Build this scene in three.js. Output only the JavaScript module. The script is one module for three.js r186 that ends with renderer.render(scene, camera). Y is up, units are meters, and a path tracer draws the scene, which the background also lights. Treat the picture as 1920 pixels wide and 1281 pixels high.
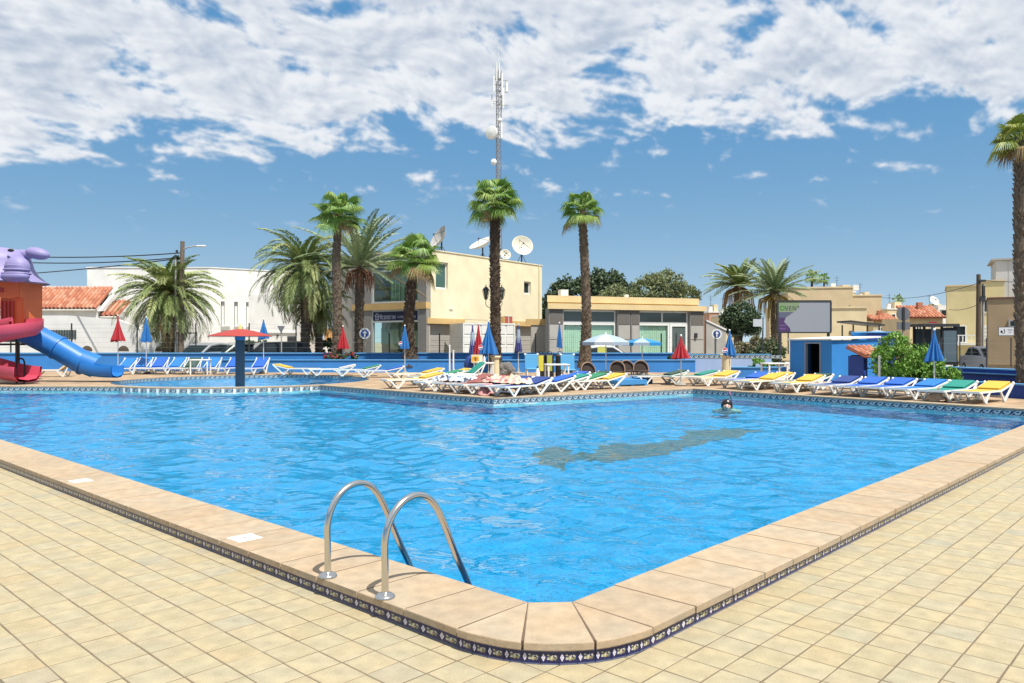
import * as THREE from 'three';
import { mergeGeometries, toCreasedNormals } from 'three/addons/utils/BufferGeometryUtils.js';
import { RoundedBoxGeometry } from 'three/addons/geometries/RoundedBoxGeometry.js';
import { MarchingCubes } from 'three/addons/objects/MarchingCubes.js';

// ---------- camera, sun, exposure ----------
const scene = new THREE.Scene();
const EYE = 1.55, FOCAL = 1455;
const camera = new THREE.PerspectiveCamera(2 * Math.atan(640.5 / FOCAL) * 180 / Math.PI, 1920 / 1281, 0.1, 1500);
camera.position.set(0, EYE, 0);
camera.lookAt(0, EYE, -10);
scene.add(camera);
const renderer = new THREE.WebGLRenderer({ antialias: true });
renderer.toneMapping = THREE.LinearToneMapping;
renderer.toneMappingExposure = 1.3;
renderer.shadowMap.enabled = true;
const EXPO = 1.3;
const SUN = new THREE.Vector3(0.29, 0.885, 0.365).normalize();
const sun = new THREE.DirectionalLight(new THREE.Color().setRGB(1, 0.955, 0.88), 5);
sun.position.copy(SUN).multiplyScalar(90).add(new THREE.Vector3(0, 0, -30));
sun.target.position.set(0, 0, -30);
sun.castShadow = true; sun.shadow.mapSize.set(4096, 4096); sun.shadow.radius = 1;
Object.assign(sun.shadow.camera, { left: -60, right: 60, top: 60, bottom: -60, near: 1, far: 260 });
scene.add(sun, sun.target);

// ---------- random numbers and noise ----------
function rng(seed) { let s = seed >>> 0; return () => { s = (s + 0x6D2B79F5) >>> 0; let t = s; t = Math.imul(t ^ (t >>> 15), t | 1); t ^= t + Math.imul(t ^ (t >>> 7), t | 61); return ((t ^ (t >>> 14)) >>> 0) / 4294967296; }; }
const R0 = rng(7), PERM = new Uint8Array(512), GRX = new Float32Array(256), GRY = new Float32Array(256);
{ const p = [...Array(256).keys()]; for (let i = 255; i > 0; i--) { const j = Math.floor(R0() * (i + 1)); [p[i], p[j]] = [p[j], p[i]]; }
  for (let i = 0; i < 512; i++) PERM[i] = p[i & 255];
  for (let i = 0; i < 256; i++) { const a = R0() * Math.PI * 2; GRX[i] = Math.cos(a); GRY[i] = Math.sin(a); } }
function noise(x, y, per = 256) {
  const xf = Math.floor(x), yf = Math.floor(y), fx = x - xf, fy = y - yf;
  const x0 = ((xf % per) + per) % per, y0 = ((yf % per) + per) % per, x1 = (x0 + 1) % per, y1 = (y0 + 1) % per;
  const u = fx * fx * fx * (fx * (fx * 6 - 15) + 10), v = fy * fy * fy * (fy * (fy * 6 - 15) + 10);
  const g = (ix, iy, dx, dy) => { const h = PERM[(PERM[ix & 255] + iy) & 511]; return GRX[h] * dx + GRY[h] * dy; };
  const a = g(x0, y0, fx, fy), b = g(x1, y0, fx - 1, fy), c = g(x0, y1, fx, fy - 1), d = g(x1, y1, fx - 1, fy - 1);
  return a + (b - a) * u + (c - a) * v + (a - b - c + d) * u * v;
}
function fbm(x, y, oct, per = 256, gain = 0.5) { let s = 0, a = 1, f = 1; for (let i = 0; i < oct; i++) { s += a * noise(x * f + i * 17.3 * (per === 256), y * f + i * 9.1 * (per === 256), Math.min(256, per * f)); a *= gain; f *= 2; } return s; }
const sst = (x, a, b) => { const t = Math.min(1, Math.max(0, (x - a) / (b - a))); return t * t * (3 - 2 * t); };
const lerp = (a, b, t) => a + (b - a) * t;

// ---------- sky: clear air low down, a broken sheet of altocumulus above ----------
{
  const W = 4096, H = 2048, data = new Float32Array(W * H * 4);
  for (let j = 0; j < H; j++) {
    const el = ((j + 0.5) / H - 0.5) * Math.PI, y = Math.sin(el), cl = Math.cos(el);
    const e = Math.max(0, y), k = Math.pow(1 - e, 5), h2 = Math.exp(-e * 11);
    let sr = lerp(0.085, 0.285, k) + 0.31 * h2, sg = lerp(0.28, 0.545, k) + 0.20 * h2, sb = lerp(0.57, 0.745, k) + 0.09 * h2;
    for (let i = 0; i < W; i++) {
      const o = (j * W + i) * 4;
      let r = sr, g = sg, b = sb;
      if (y > 0.05) {
        const az = ((i + 0.5) / W - 0.5) * 2 * Math.PI, dx = Math.cos(az) * cl, dz = Math.sin(az) * cl, q = 1 / (y + 0.3);
        const X = dx * q, Z = dz * q, f = Math.hypot(X, Z), s = X / (f + 1e-6);
        const edge = 1.73 + (0.62 * Math.min(0.34, s * s) - 0.2 * Math.max(-0.6, Math.min(0.6, s))) * sst(Z, 0.2, -0.5) - 0.22 * sst(Z, -0.5, 0.5) + 0.10 * noise(X * 2.2 + 5, Z * 2.2);
        const wx = 0.05 * noise(X * 5 + 31, Z * 5), wz = 0.05 * noise(X * 5, Z * 5 + 47);
        const U = (X + wx) * 1.0 + 0.25 * (Z + wz), V = (Z + wz) * 1.0;
        const big = noise(U * 2.4 + 3.3, V * 2.4), mid = fbm(U * 8.2, V * 8.2, 7, 256, 0.62);
        const sheet = 0.93 * sst(edge - f, -0.12, 0.20), low = 0.10 * sst(edge + 0.34 - f, 0, 0.16);
        const dens = 0.82 * mid + 0.34 * big + sheet + low - 0.34;
        let al = sst(dens, -0.03, 0.52) * sst(y, 0.12, 0.18);
        if (al > 0.003) {
          const lit = 0.5 + 1.1 * (mid - fbm(U * 8.2 - 0.06, V * 8.2 + 0.16, 5, 256, 0.62)) ;
          const thick = sst(dens, 0.35, 1.05);
          const t = Math.min(1, Math.max(0, 0.95 * lit + 0.36 - 0.42 * thick + 0.35 * noise(U * 4, V * 4)));
          const cr = lerp(0.50, 0.88, t), cg = lerp(0.575, 0.905, t), cb = lerp(0.69, 0.94, t);
          al *= 0.96;
          r = lerp(r, cr, al); g = lerp(g, cg, al); b = lerp(b, cb, al);
        }
      }
      data[o] = r / EXPO; data[o + 1] = g / EXPO; data[o + 2] = b / EXPO; data[o + 3] = 1;
    }
  }
  const sky = new THREE.DataTexture(data, W, H, THREE.RGBAFormat, THREE.FloatType);
  sky.mapping = THREE.EquirectangularReflectionMapping; sky.magFilter = THREE.LinearFilter; sky.needsUpdate = true;
  scene.background = sky; scene.environment = sky;
}

// ---------- textures ----------
function tex(size, fn, srgb = true, rep = 1) {
  const d = new Uint8Array(size * size * 4);
  for (let j = 0; j < size; j++) for (let i = 0; i < size; i++) { const c = fn(i / size, j / size), o = (j * size + i) * 4; d[o] = c[0]; d[o + 1] = c[1]; d[o + 2] = c[2]; d[o + 3] = 255; }
  const t = new THREE.DataTexture(d, size, size); t.wrapS = t.wrapT = THREE.RepeatWrapping; t.magFilter = THREE.LinearFilter;
  if (srgb) t.colorSpace = THREE.SRGBColorSpace; t.repeat.set(rep, rep); t.needsUpdate = true; return t;
}
const again = (t, rep) => { const c = t.clone(); c.repeat.set(rep, rep); c.needsUpdate = true; return c; };
const RT = rng(99), cl8 = (v) => Math.max(0, Math.min(255, v));
const T = {};
T.stone = tex(512, (u, v) => { const m = 230 + 20 * fbm(u * 8, v * 8, 5, 8) + (RT() - 0.5) * 34 + (RT() < 0.02 ? -38 : 0), w = 9 * noise(u * 3, v * 3, 3); return [cl8(m + w), cl8(m), cl8(m - w)]; }, true, 1.15);
T.plaster = tex(512, (u, v) => { const m = 244 + 11 * fbm(u * 4, v * 4, 5, 4) + 3 * noise(u * 24, v * 3, 24) + (RT() - 0.5) * 7; return [cl8(m), cl8(m), cl8(m - 2)]; }, true, 0.28);
T.rough = tex(256, (u, v) => { const m = 128 + 90 * fbm(u * 12, v * 12, 4, 12) + (RT() - 0.5) * 46; return [cl8(m), cl8(m), cl8(m)]; }, false, 3);
T.bark = tex(256, (u, v) => { const m = 190 + 80 * fbm(u * 10, v * 18, 4, 10) + (RT() - 0.5) * 50; return [cl8(m), cl8(m * 0.97), cl8(m * 0.93)]; }, true, 2);
T.ground = tex(512, (u, v) => { const m = 215 + 46 * fbm(u * 4, v * 4, 6, 4) + (RT() - 0.5) * 30; return [cl8(m), cl8(m), cl8(m)]; }, true, 0.22);
T.fabric = tex(128, (u, v) => { const m = 232 + ((Math.floor(u * 64) + Math.floor(v * 64)) % 2 ? 8 : -8) + 12 * fbm(u * 4, v * 4, 3, 4); return [cl8(m), cl8(m), cl8(m)]; }, true, 4);
// small square mosaic of mixed blues, 2.7 cm a piece, with pale joints; broad blotches painted in for the mottled caustic light
const tileCausticTone = new Float32Array(96 * 96).map((_, i) => (RT() - 0.5) * 34 + (RT() < 0.16 ? -30 : 0) + 40 * fbm((i % 96) / 96 * 9, Math.floor(i / 96) / 96 * 9, 3, 9));
T.pool = tex(1152, (u, v) => { const x = u * 96, y = v * 96, i = Math.floor(x), j = Math.floor(y), fx = x - i, fy = y - j; if (fx < 0.1 || fy < 0.1) return [226, 226, 228]; const m = 222 + tileCausticTone[j * 96 + i]; return [cl8(m), cl8(m), cl8(m + 4)]; }, true, 1 / 2.6);
function canvasTex(w, h, draw) { const c = document.createElement('canvas'); c.width = w; c.height = h; draw(c.getContext('2d'), w, h); const t = new THREE.CanvasTexture(c); t.colorSpace = THREE.SRGBColorSpace; t.wrapS = t.wrapT = THREE.RepeatWrapping; return t; }

// ---------- materials (linear base colours) ----------
const mat = (r, g, b, rough = 0.8, o = {}) => new THREE.MeshPhysicalMaterial({ color: new THREE.Color().setRGB(r, g, b), roughness: rough, side: THREE.DoubleSide, ...o });
const M = {};
M.white = mat(0.72, 0.72, 0.69, 0.45); M.whiteWall = mat(0.80, 0.79, 0.77, 0.85, { map: T.plaster });
M.cream = mat(0.79, 0.705, 0.50, 0.9, { map: T.plaster }); M.tan = mat(0.62, 0.42, 0.18, 0.85, { map: T.plaster });
M.greyStone = mat(0.34, 0.325, 0.30, 0.8, { map: T.stone }); M.greyWall = mat(0.42, 0.40, 0.37, 0.85, { map: T.plaster });
M.shutter = mat(0.36, 0.345, 0.32, 0.6); M.alu = mat(0.55, 0.56, 0.55, 0.4, { metalness: 0.3 });
M.glassGreen = mat(0.06, 0.12, 0.10, 0.06, { specularIntensity: 1 }); M.pane = mat(0.86, 0.96, 0.91, 0.02, { transmission: 1, thickness: 0, ior: 1.6 }); M.glassDark = mat(0.02, 0.03, 0.035, 0.05);
M.glassPale = mat(0.40, 0.54, 0.46, 0.07); M.glassGrey = mat(0.10, 0.13, 0.125, 0.06);
M.navy = mat(0.015, 0.02, 0.12, 0.4); M.black = mat(0.012, 0.012, 0.014, 0.5); M.darkMetal = mat(0.035, 0.037, 0.04, 0.45);
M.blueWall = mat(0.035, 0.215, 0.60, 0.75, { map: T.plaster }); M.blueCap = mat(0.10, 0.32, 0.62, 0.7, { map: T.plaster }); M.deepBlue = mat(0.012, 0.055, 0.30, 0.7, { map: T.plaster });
M.hutBlue = mat(0.025, 0.225, 0.62, 0.75, { map: T.plaster });
M.deck = mat(0.50, 0.35, 0.215, 0.9, { map: again(T.ground, 0.5), bumpMap: T.rough, bumpScale: 0.002 });
M.coping = [[0.475, 0.37, 0.25], [0.485, 0.38, 0.26], [0.45, 0.345, 0.23], [0.462, 0.357, 0.24]].map((c) => mat(...c, 0.88, { map: T.stone, bumpMap: T.rough, bumpScale: 0.002 }));
M.paver = [[0.445, 0.38, 0.238], [0.45, 0.386, 0.248], [0.44, 0.375, 0.24], [0.45, 0.382, 0.236], [0.43, 0.372, 0.242], [0.40, 0.358, 0.25], [0.445, 0.368, 0.222], [0.446, 0.38, 0.244]].map((c) => mat(...c, 0.86, { map: T.stone, bumpMap: T.rough, bumpScale: 0.0015 }));
M.sand = mat(0.19, 0.145, 0.09, 0.95, { map: T.stone });
M.steel = mat(0.60, 0.59, 0.57, 0.2, { metalness: 1 });
M.concrete = mat(0.36, 0.34, 0.30, 0.9, { map: T.stone });
M.roofTile = [[0.37, 0.135, 0.07], [0.42, 0.17, 0.095], [0.32, 0.11, 0.06], [0.44, 0.215, 0.135]].map((c) => mat(...c, 0.85));
M.wood = mat(0.20, 0.155, 0.11, 0.85, { map: T.bark });
M.greenLeaf = mat(0.075, 0.15, 0.03, 0.7, { transmission: 0.25 }); M.oliveLeaf = mat(0.10, 0.125, 0.055, 0.75, { transmission: 0.2 });

// ---------- geometry helpers ----------
const V = (x, y, z) => new THREE.Vector3(x, y, z);
const raw = (g) => { const n = g.index ? g.toNonIndexed() : g; for (const k of Object.keys(n.attributes)) if (!['position', 'normal', 'uv'].includes(k)) n.deleteAttribute(k); return n; };
const move = (g, x = 0, y = 0, z = 0, rx = 0, ry = 0, rz = 0) => raw(g).applyMatrix4(new THREE.Matrix4().compose(V(x, y, z), new THREE.Quaternion().setFromEuler(new THREE.Euler(rx, ry, rz)), V(1, 1, 1)));
const bx = (w, h, d, x = 0, y = 0, z = 0, rx = 0, ry = 0, rz = 0) => move(new THREE.BoxGeometry(w, h, d), x, y, z, rx, ry, rz);      // centred
const bb = (x0, x1, y0, y1, z0, z1) => bx(x1 - x0, y1 - y0, z1 - z0, (x0 + x1) / 2, (y0 + y1) / 2, (z0 + z1) / 2);                   // by its limits
const rb = (w, h, d, r, x = 0, y = 0, z = 0, rx = 0, ry = 0, rz = 0) => move(new RoundedBoxGeometry(w, h, d, 2, r), x, y, z, rx, ry, rz);
const cyl = (r0, r1, h, x = 0, y = 0, z = 0, seg = 12) => move(new THREE.CylinderGeometry(r1, r0, h, seg), x, y + h / 2, z);          // standing on y
const ball = (r, x, y, z, sx = 1, sy = 1, sz = 1, s = 12) => { const g = raw(new THREE.SphereGeometry(r, s, Math.ceil(s * 0.7))); g.scale(sx, sy, sz); g.translate(x, y, z); return g; };
function bar(p, q, r0, r1 = r0, seg = 8) {
  const d = q.clone().sub(p), g = raw(new THREE.CylinderGeometry(r1, r0, d.length(), seg));
  return g.applyMatrix4(new THREE.Matrix4().compose(p.clone().add(q).multiplyScalar(0.5), new THREE.Quaternion().setFromUnitVectors(V(0, 1, 0), d.normalize()), V(1, 1, 1)));
}
function beam(p, q, w, h, up = V(0, 1, 0)) {        // a square bar from p to q, w across and h along «up»
  const d = q.clone().sub(p), L = d.length(), z = d.clone().normalize(), x = up.clone().cross(z).normalize(), y = z.clone().cross(x);
  const g = raw(new THREE.BoxGeometry(w, h, L)); g.applyMatrix4(new THREE.Matrix4().makeBasis(x, y, z).setPosition(p.clone().add(q).multiplyScalar(0.5))); return g;
}
const tube = (pts, r, seg = 40, rs = 10) => raw(new THREE.TubeGeometry(new THREE.CatmullRomCurve3(pts, false, 'centripetal'), seg, r, rs));
const lathe = (pts, seg = 24) => raw(new THREE.LatheGeometry(pts.map((p) => new THREE.Vector2(p[0], p[1])), seg));
const prism = (pts, depth, o = {}) => raw(new THREE.ExtrudeGeometry(new THREE.Shape(pts.map((p) => new THREE.Vector2(p[0], p[1]))), { depth, bevelEnabled: false, ...o }));
function boxUV(g) {
  const p = g.attributes.position, n = g.attributes.normal, uv = new Float32Array(p.count * 2);
  for (let i = 0; i < p.count; i += 3) {
    let ax = 0, ay = 0, az = 0; for (let k = 0; k < 3; k++) { ax += n.getX(i + k); ay += n.getY(i + k); az += n.getZ(i + k); }
    ax = Math.abs(ax); ay = Math.abs(ay); az = Math.abs(az);
    for (let k = 0; k < 3; k++) { const j = i + k, x = p.getX(j), y = p.getY(j), z = p.getZ(j); if (ay >= ax && ay >= az) { uv[2 * j] = x; uv[2 * j + 1] = z; } else if (ax > az) { uv[2 * j] = z; uv[2 * j + 1] = y; } else { uv[2 * j] = x; uv[2 * j + 1] = y; } }
  }
  g.setAttribute('uv', new THREE.BufferAttribute(uv, 2)); return g;
}
const taken = {};
function numbered(n) { const k = (taken[n] = (taken[n] ?? -1) + 1); return k ? `${n}_${String(k).padStart(3, '0')}` : n; }
const objs = (name, list, m, parent) => list.map((g) => obj(name, g, m, parent));
function geo(list) { const a = (Array.isArray(list) ? list : [list]).map(raw); return a.length > 1 ? mergeGeometries(a) : a[0]; }
function obj(name, list, m, parent, keepUV = false) {
  const g = geo(list); if (!keepUV) boxUV(g);
  const o = new THREE.Mesh(g, m); o.name = parent ? name : numbered(name); o.castShadow = o.receiveShadow = true; (parent ?? scene).add(o); return o;
}
function mesh(name, g, m, parent) { const o = new THREE.Mesh(g, m); o.name = parent ? name : numbered(name); o.castShadow = o.receiveShadow = true; (parent ?? scene).add(o); return o; }
function tag(o, label, category, group) { o.userData.label = label; o.userData.category = category; if (group) o.userData.group = group; return o; }
function thing(name, label, category, x = 0, y = 0, z = 0, turn = 0, group) { const o = new THREE.Group(); o.name = numbered(name); o.position.set(x, y, z); o.rotation.y = turn; scene.add(o); return tag(o, label, category, group); }
function structure(o) { o.userData.kind = 'structure'; return o; }
function copy(root, x, y, z, turn, label, group) { const r = root.clone(); r.name = numbered(root.name.replace(/_\d{3}$/, '')); r.userData = { ...root.userData }; r.position.set(x, y, z); r.rotation.y = turn; r.userData.label = label; if (group) r.userData.group = group; scene.add(r); return r; }
// the survey: X and Y of a point seen at that bearing and height, at a distance straight ahead in metres
const X = (px, d) => (px - 960) / FOCAL * d, Y = (py, d) => EYE - (py - 640) / FOCAL * d;
// rows of curved roof tiles on a slope: origin at the left end of the eaves, width along x, running up towards -z
function tileRoof(parent, w, run, rise, x, y, z, pitch = 0.3, row = 0.45, limit = 300) {
  const L = Math.hypot(run, rise), sl = Math.atan2(rise, run), g = boxUV(raw(new THREE.CylinderGeometry(pitch * 0.42, pitch * 0.5, row * 1.12, 7, 1, true, 0, Math.PI))); g.rotateX(Math.PI / 2); g.rotateZ(Math.PI / 2);
  const deck = raw(new THREE.BoxGeometry(w, 0.05, L)); deck.rotateX(sl); deck.translate(x + w / 2, y + rise / 2 - 0.04, z - run / 2); const s = obj('roof_deck', deck, M.roofTile[2], parent);
  const nx = Math.floor(w / pitch), nz = Math.floor(L / row), rest = M.roofTile.map(() => []); let n = 0; const r = rng(nx * 7 + nz);
  for (let j = 0; j < nz; j++) for (let i = 0; i < nx; i++) { const v = (j + 0.5) / nz, mi = Math.floor(r() * 4), px = x + (i + 0.5) * w / nx, py = y + rise * v + 0.0, pz = z - run * v;
    if (n++ < limit) { const m = mesh('roof_tile', g, M.roofTile[mi], parent); m.position.set(px, py, pz); m.rotation.x = sl + 0.03; } else { const c = g.clone(); c.rotateX(sl + 0.03); c.translate(px, py, pz); rest[mi].push(c); } }
  const l = rest.map((a) => a.length ? mergeGeometries(a) : null); if (l.some(Boolean)) mesh('tiling', mergeGeometries(l.filter(Boolean), true), M.roofTile.filter((_, i) => l[i]), parent).userData.kind = 'stuff';
}

// =====================================================================
// THE POOL. Its frame: origin at the near corner, a along the left edge, b along the right edge; local X = b, local Z = -a.
// =====================================================================
const TH = Math.atan2(0.73, 0.683), OX = 0.214, OD = 4.18, LX = -0.73, LD = 0.683, RX = 0.683, RD = 0.73;
const TOP = 0.11, WATER = -0.06, DECK = 0.1;
const ab = (x, d) => [(x - OX) * LX + (d - OD) * LD, (x - OX) * RX + (d - OD) * RD];
const wd = (a, b) => [OX + a * LX + b * RX, OD + a * LD + b * RD];
const WC = [-10.0, 29.2], WR = 5.0, WRI = 4.55;     // wading pool: centre (x, distance), outer and inner radius
const A = [-0.476, 19.8], B = [5.56, 23.8], C = wd(0, 16.3), D = [-6.36, 25.75], E = wd(26.65, 3.8), F = wd(31.3, 0);
const arc = [];
{ const s = Math.atan2(24.9 - WC[1], -12.75 - WC[0]), e = Math.atan2(D[1] - WC[1], D[0] - WC[0]); for (let i = 0; i <= 40; i++) { const t = lerp(s, e, i / 40); arc.push([WC[0] + WR * Math.cos(t), WC[1] + WR * Math.sin(t)]); } }
const farEdge = [F, E, ...arc, A, B, C];                  // left to right, the pool on the near side
const CH = 0.17, poolPoly = [wd(0, CH), wd(CH, 0), ...farEdge];   // world (x, distance), closed
const inPoly = (x, y, P) => { let c = false; for (let i = 0, j = P.length - 1; i < P.length; j = i++) if ((P[i][1] > y) !== (P[j][1] > y) && x < (P[j][0] - P[i][0]) * (y - P[i][1]) / (P[j][1] - P[i][1]) + P[i][0]) c = !c; return c; };
const shapeOf = (P) => new THREE.Shape(P.map((p) => new THREE.Vector2(p[0], p[1])));
const flat = (shape, y) => { const g = raw(new THREE.ShapeGeometry(shape, 48)); g.rotateX(-Math.PI / 2); g.translate(0, y, 0); return g; };   // (x, distance) -> (x, y, -distance)

// ground of the whole place, open over the pool
{
  const s = shapeOf([[-600, -60], [600, -60], [600, 900], [-600, 900]]); s.holes.push(new THREE.Path(poolPoly.map((p) => new THREE.Vector2(...p))));
  const wh = new THREE.Path(); wh.absarc(WC[0], WC[1], WRI + 0.1, 0, Math.PI * 2, true); s.holes.push(wh);
  const g = structure(obj('ground', flat(s, -0.06), mat(0.40, 0.335, 0.235, 0.95, { map: T.ground })));
  const r = structure(obj('street', flat(shapeOf([[-120, 39.2], [15.5, 39.2], [16, 26], [60, 24], [60, 42.5], [12, 42.5], [2.5, 41.2], [-8, 45], [-120, 46]]), -0.03), mat(0.13, 0.125, 0.12, 0.95, { map: T.ground })));
  structure(obj('far_pavement', flat(shapeOf([[13, 44], [60, 43.5], [60, 60], [13, 60]]), -0.026), mat(0.50, 0.47, 0.40, 0.95, { map: T.ground })));
}
// basin: walls, floor, a dark mosaic figure on the floor, the water
const basin = new THREE.Group(); basin.name = 'pool_basin'; structure(basin); scene.add(basin);
{
  const walls = []; const P = poolPoly;
  for (let i = 0; i < P.length; i++) { const p = P[i], q = P[(i + 1) % P.length]; const L = Math.hypot(q[0] - p[0], q[1] - p[1]); if (L < 0.01) continue;
    const g = new THREE.PlaneGeometry(L, 0.64); walls.push(move(g, (p[0] + q[0]) / 2, 0.07 - 0.32, -(p[1] + q[1]) / 2, 0, Math.atan2(q[1] - p[1], q[0] - p[0]), 0)); }
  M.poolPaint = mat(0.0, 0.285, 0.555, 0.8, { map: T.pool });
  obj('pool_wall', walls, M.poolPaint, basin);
  const slope = (g, up) => { const p = g.attributes.position; for (let i = 0; i < p.count; i++) p.setY(i, up - 0.56 - 0.012 * p.getZ(i)); g.computeVertexNormals(); return g; };     // the floor rises gently towards the far side
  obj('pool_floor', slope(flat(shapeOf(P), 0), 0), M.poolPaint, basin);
  // dark mosaic figure on the floor, ragged along its edges
  const rm = rng(12), O = [[0.42, 16.6], [0.95, 17.6], [1.4, 17.2], [1.25, 16.6], [1.75, 16.9], [2.15, 17.9], [3.1, 18.2], [4.1, 18.9], [4.55, 20.4], [5.7, 20.9], [6.8, 20.9], [5.6, 19.3], [4.4, 18.0], [3.3, 16.6], [2.3, 15.7], [1.5, 15.6], [1.15, 15.7], [1.0, 14.6], [0.55, 15.3]], ring = [];
  O.forEach((p, n) => { const q = O[(n + 1) % O.length]; for (let m = 0; m < 7; m++) { const t = m / 7; ring.push([lerp(p[0], q[0], t) * 0.81 + (rm() - 0.5) * 0.16, lerp(p[1], q[1], t) * 0.81 + (rm() - 0.5) * 0.4]); } });
  obj('floor_mosaic', slope(flat(shapeOf(ring), 0), 0.004), mat(0.165, 0.12, 0.135, 0.8, { map: T.stone }), basin);
}
const RW = []; { const r = rng(77); for (let i = 0; i < 26; i++) { const a = Math.round((r() - 0.5) * 34), b = Math.round(6 + r() * 18); RW.push([a, b, r() * 6.28, 4 / Math.hypot(a, b)]); } }
const waves = []; { const r = rng(5); for (let i = 0; i < 60; i++) { const l = 0.24 * Math.pow(8, Math.pow(r(), 1.3)), k = 2 * Math.PI / l, th = 1.1 + (r() + r() + r() - 1.5) * 2.0; waves.push([Math.cos(th) * k, Math.sin(th) * k, r() * 6.283, 0.0050 * Math.pow(l, 0.95)]); } }
function waterMesh(name, test, x0, x1, d0, d1, step, level, calm, m, parent) {
  const nx = Math.ceil((x1 - x0) / step), nd = Math.ceil((d1 - d0) / step), id = new Int32Array((nx + 1) * (nd + 1)).fill(-1), pos = [], nor = [], uv = [], ix = [];
  const vert = (i, j) => { const k = j * (nx + 1) + i; if (id[k] < 0) {
    const x = x0 + i * step, d = d0 + j * step; let h = 0, gx = 0, gd = 0;
    const gust = calm * (0.75 + 0.45 * noise(x * 0.35 + 9, d * 0.35));
    for (const [kx, kd, ph, am] of waves) { const a = kx * x + kd * d + ph, s = Math.sin(a), cc = Math.cos(a); h += am * s; gx += am * kx * cc; gd += am * kd * cc; }
    h *= gust; gx *= gust; gd *= gust; const n = 1 / Math.hypot(gx, 1, gd);
    id[k] = pos.length / 3; pos.push(x, level + h, -d); nor.push(-gx * n, n, gd * n); uv.push(x, d); }
    return id[k]; };
  for (let j = 0; j < nd; j++) for (let i = 0; i < nx; i++) { const x = x0 + (i + 0.5) * step, d = d0 + (j + 0.5) * step; if (!test(x, d)) continue; const a = vert(i, j), b = vert(i + 1, j), c = vert(i + 1, j + 1), e = vert(i, j + 1); ix.push(a, b, c, a, c, e); }
  const g = new THREE.BufferGeometry(); g.setAttribute('position', new THREE.Float32BufferAttribute(pos, 3)); g.setAttribute('normal', new THREE.Float32BufferAttribute(nor, 3)); g.setAttribute('uv', new THREE.Float32BufferAttribute(uv, 2)); g.setIndex(ix);
  return mesh(name, g, m, parent);
}
T.ripple = tex(512, (u, v) => { let s = 0; for (const [a, b, p, m] of RW) s += m * Math.sin(2 * Math.PI * (a * u + b * v) + p); const w = 128 + 46 * s; return [cl8(w), cl8(w), cl8(w)]; }, false, 0.5);
M.water = mat(0.5, 0.96, 1.0, 0.0, { transmission: 1, thickness: 0, ior: 1.333, specularIntensity: 0.8, bumpMap: T.ripple, bumpScale: 0.003 });
M.shallow = M.water.clone(); M.shallow.color.setRGB(0.8, 0.97, 1); M.shallow.specularIntensity = 0.6;
{
  const near = (x, d) => inPoly(x, d, poolPoly) || inPoly(x + 0.08, d, poolPoly) || inPoly(x - 0.08, d, poolPoly) || inPoly(x, d + 0.08, poolPoly) || inPoly(x, d - 0.08, poolPoly);
  structure(waterMesh('pool_water', near, -24, 13, 4, 27, 0.075, WATER, 1, M.water));
  structure(waterMesh('wading_pool_water', (x, d) => Math.hypot(x - WC[0], d - WC[1]) < WRI + 0.08, -14.9, -5.1, 24.3, 34.1, 0.1, WATER + 0.03, 1.2, M.shallow));
}
// far deck, raised to the level of the coping
{
  const s = shapeOf([wd(45, 0), F, E, ...arc, A, B, C, wd(-26, 16.3), [40, 20], [15.2, 24.4], [14.2, 27], [13.5, 38.1], [-60, 38.1]]);
  const h = new THREE.Path(); h.absarc(WC[0], WC[1], WRI, 0, Math.PI * 2, true); s.holes.push(h);
  const g = raw(new THREE.ExtrudeGeometry(s, { depth: 0.15, bevelEnabled: false, curveSegments: 48 })); g.rotateX(-Math.PI / 2); g.translate(0, DECK - 0.15, 0);
  structure(obj('far_deck', g, M.deck));
}
// wading pool basin
{
  const b = new THREE.Group(); b.name = 'wading_pool_basin'; structure(b); scene.add(b);
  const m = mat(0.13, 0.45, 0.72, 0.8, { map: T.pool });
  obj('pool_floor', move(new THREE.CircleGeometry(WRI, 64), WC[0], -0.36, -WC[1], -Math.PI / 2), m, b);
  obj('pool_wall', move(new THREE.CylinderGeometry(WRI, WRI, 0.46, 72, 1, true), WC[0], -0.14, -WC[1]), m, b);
}
// printed tiles: a running-wave border at the waterline, and a flower and lozenge border under the coping
const waveTile = canvasTex(128, 104, (c, w, h) => {
  c.fillStyle = '#aab8ba'; c.fillRect(0, 0, w, h); c.fillStyle = '#46566a'; c.fillRect(0, 0, w, 12); c.fillRect(0, h - 16, w, 16); c.fillStyle = '#cfd8d6'; c.fillRect(0, h - 10, w, 6);
  c.fillStyle = '#1b2740'; c.beginPath(); c.moveTo(2, 84); c.lineTo(34, 84); c.quadraticCurveTo(52, 80, 62, 46); c.quadraticCurveTo(68, 20, 98, 17); c.lineTo(126, 17); c.lineTo(126, 30); c.quadraticCurveTo(100, 28, 92, 44); c.lineTo(112, 44); c.lineTo(112, 60); c.lineTo(80, 60); c.quadraticCurveTo(70, 88, 46, 92); c.lineTo(2, 92); c.fill();
  c.fillStyle = '#1b2740'; c.fillRect(84, 66, 38, 20); c.fillRect(6, 26, 36, 22);
});
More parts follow.
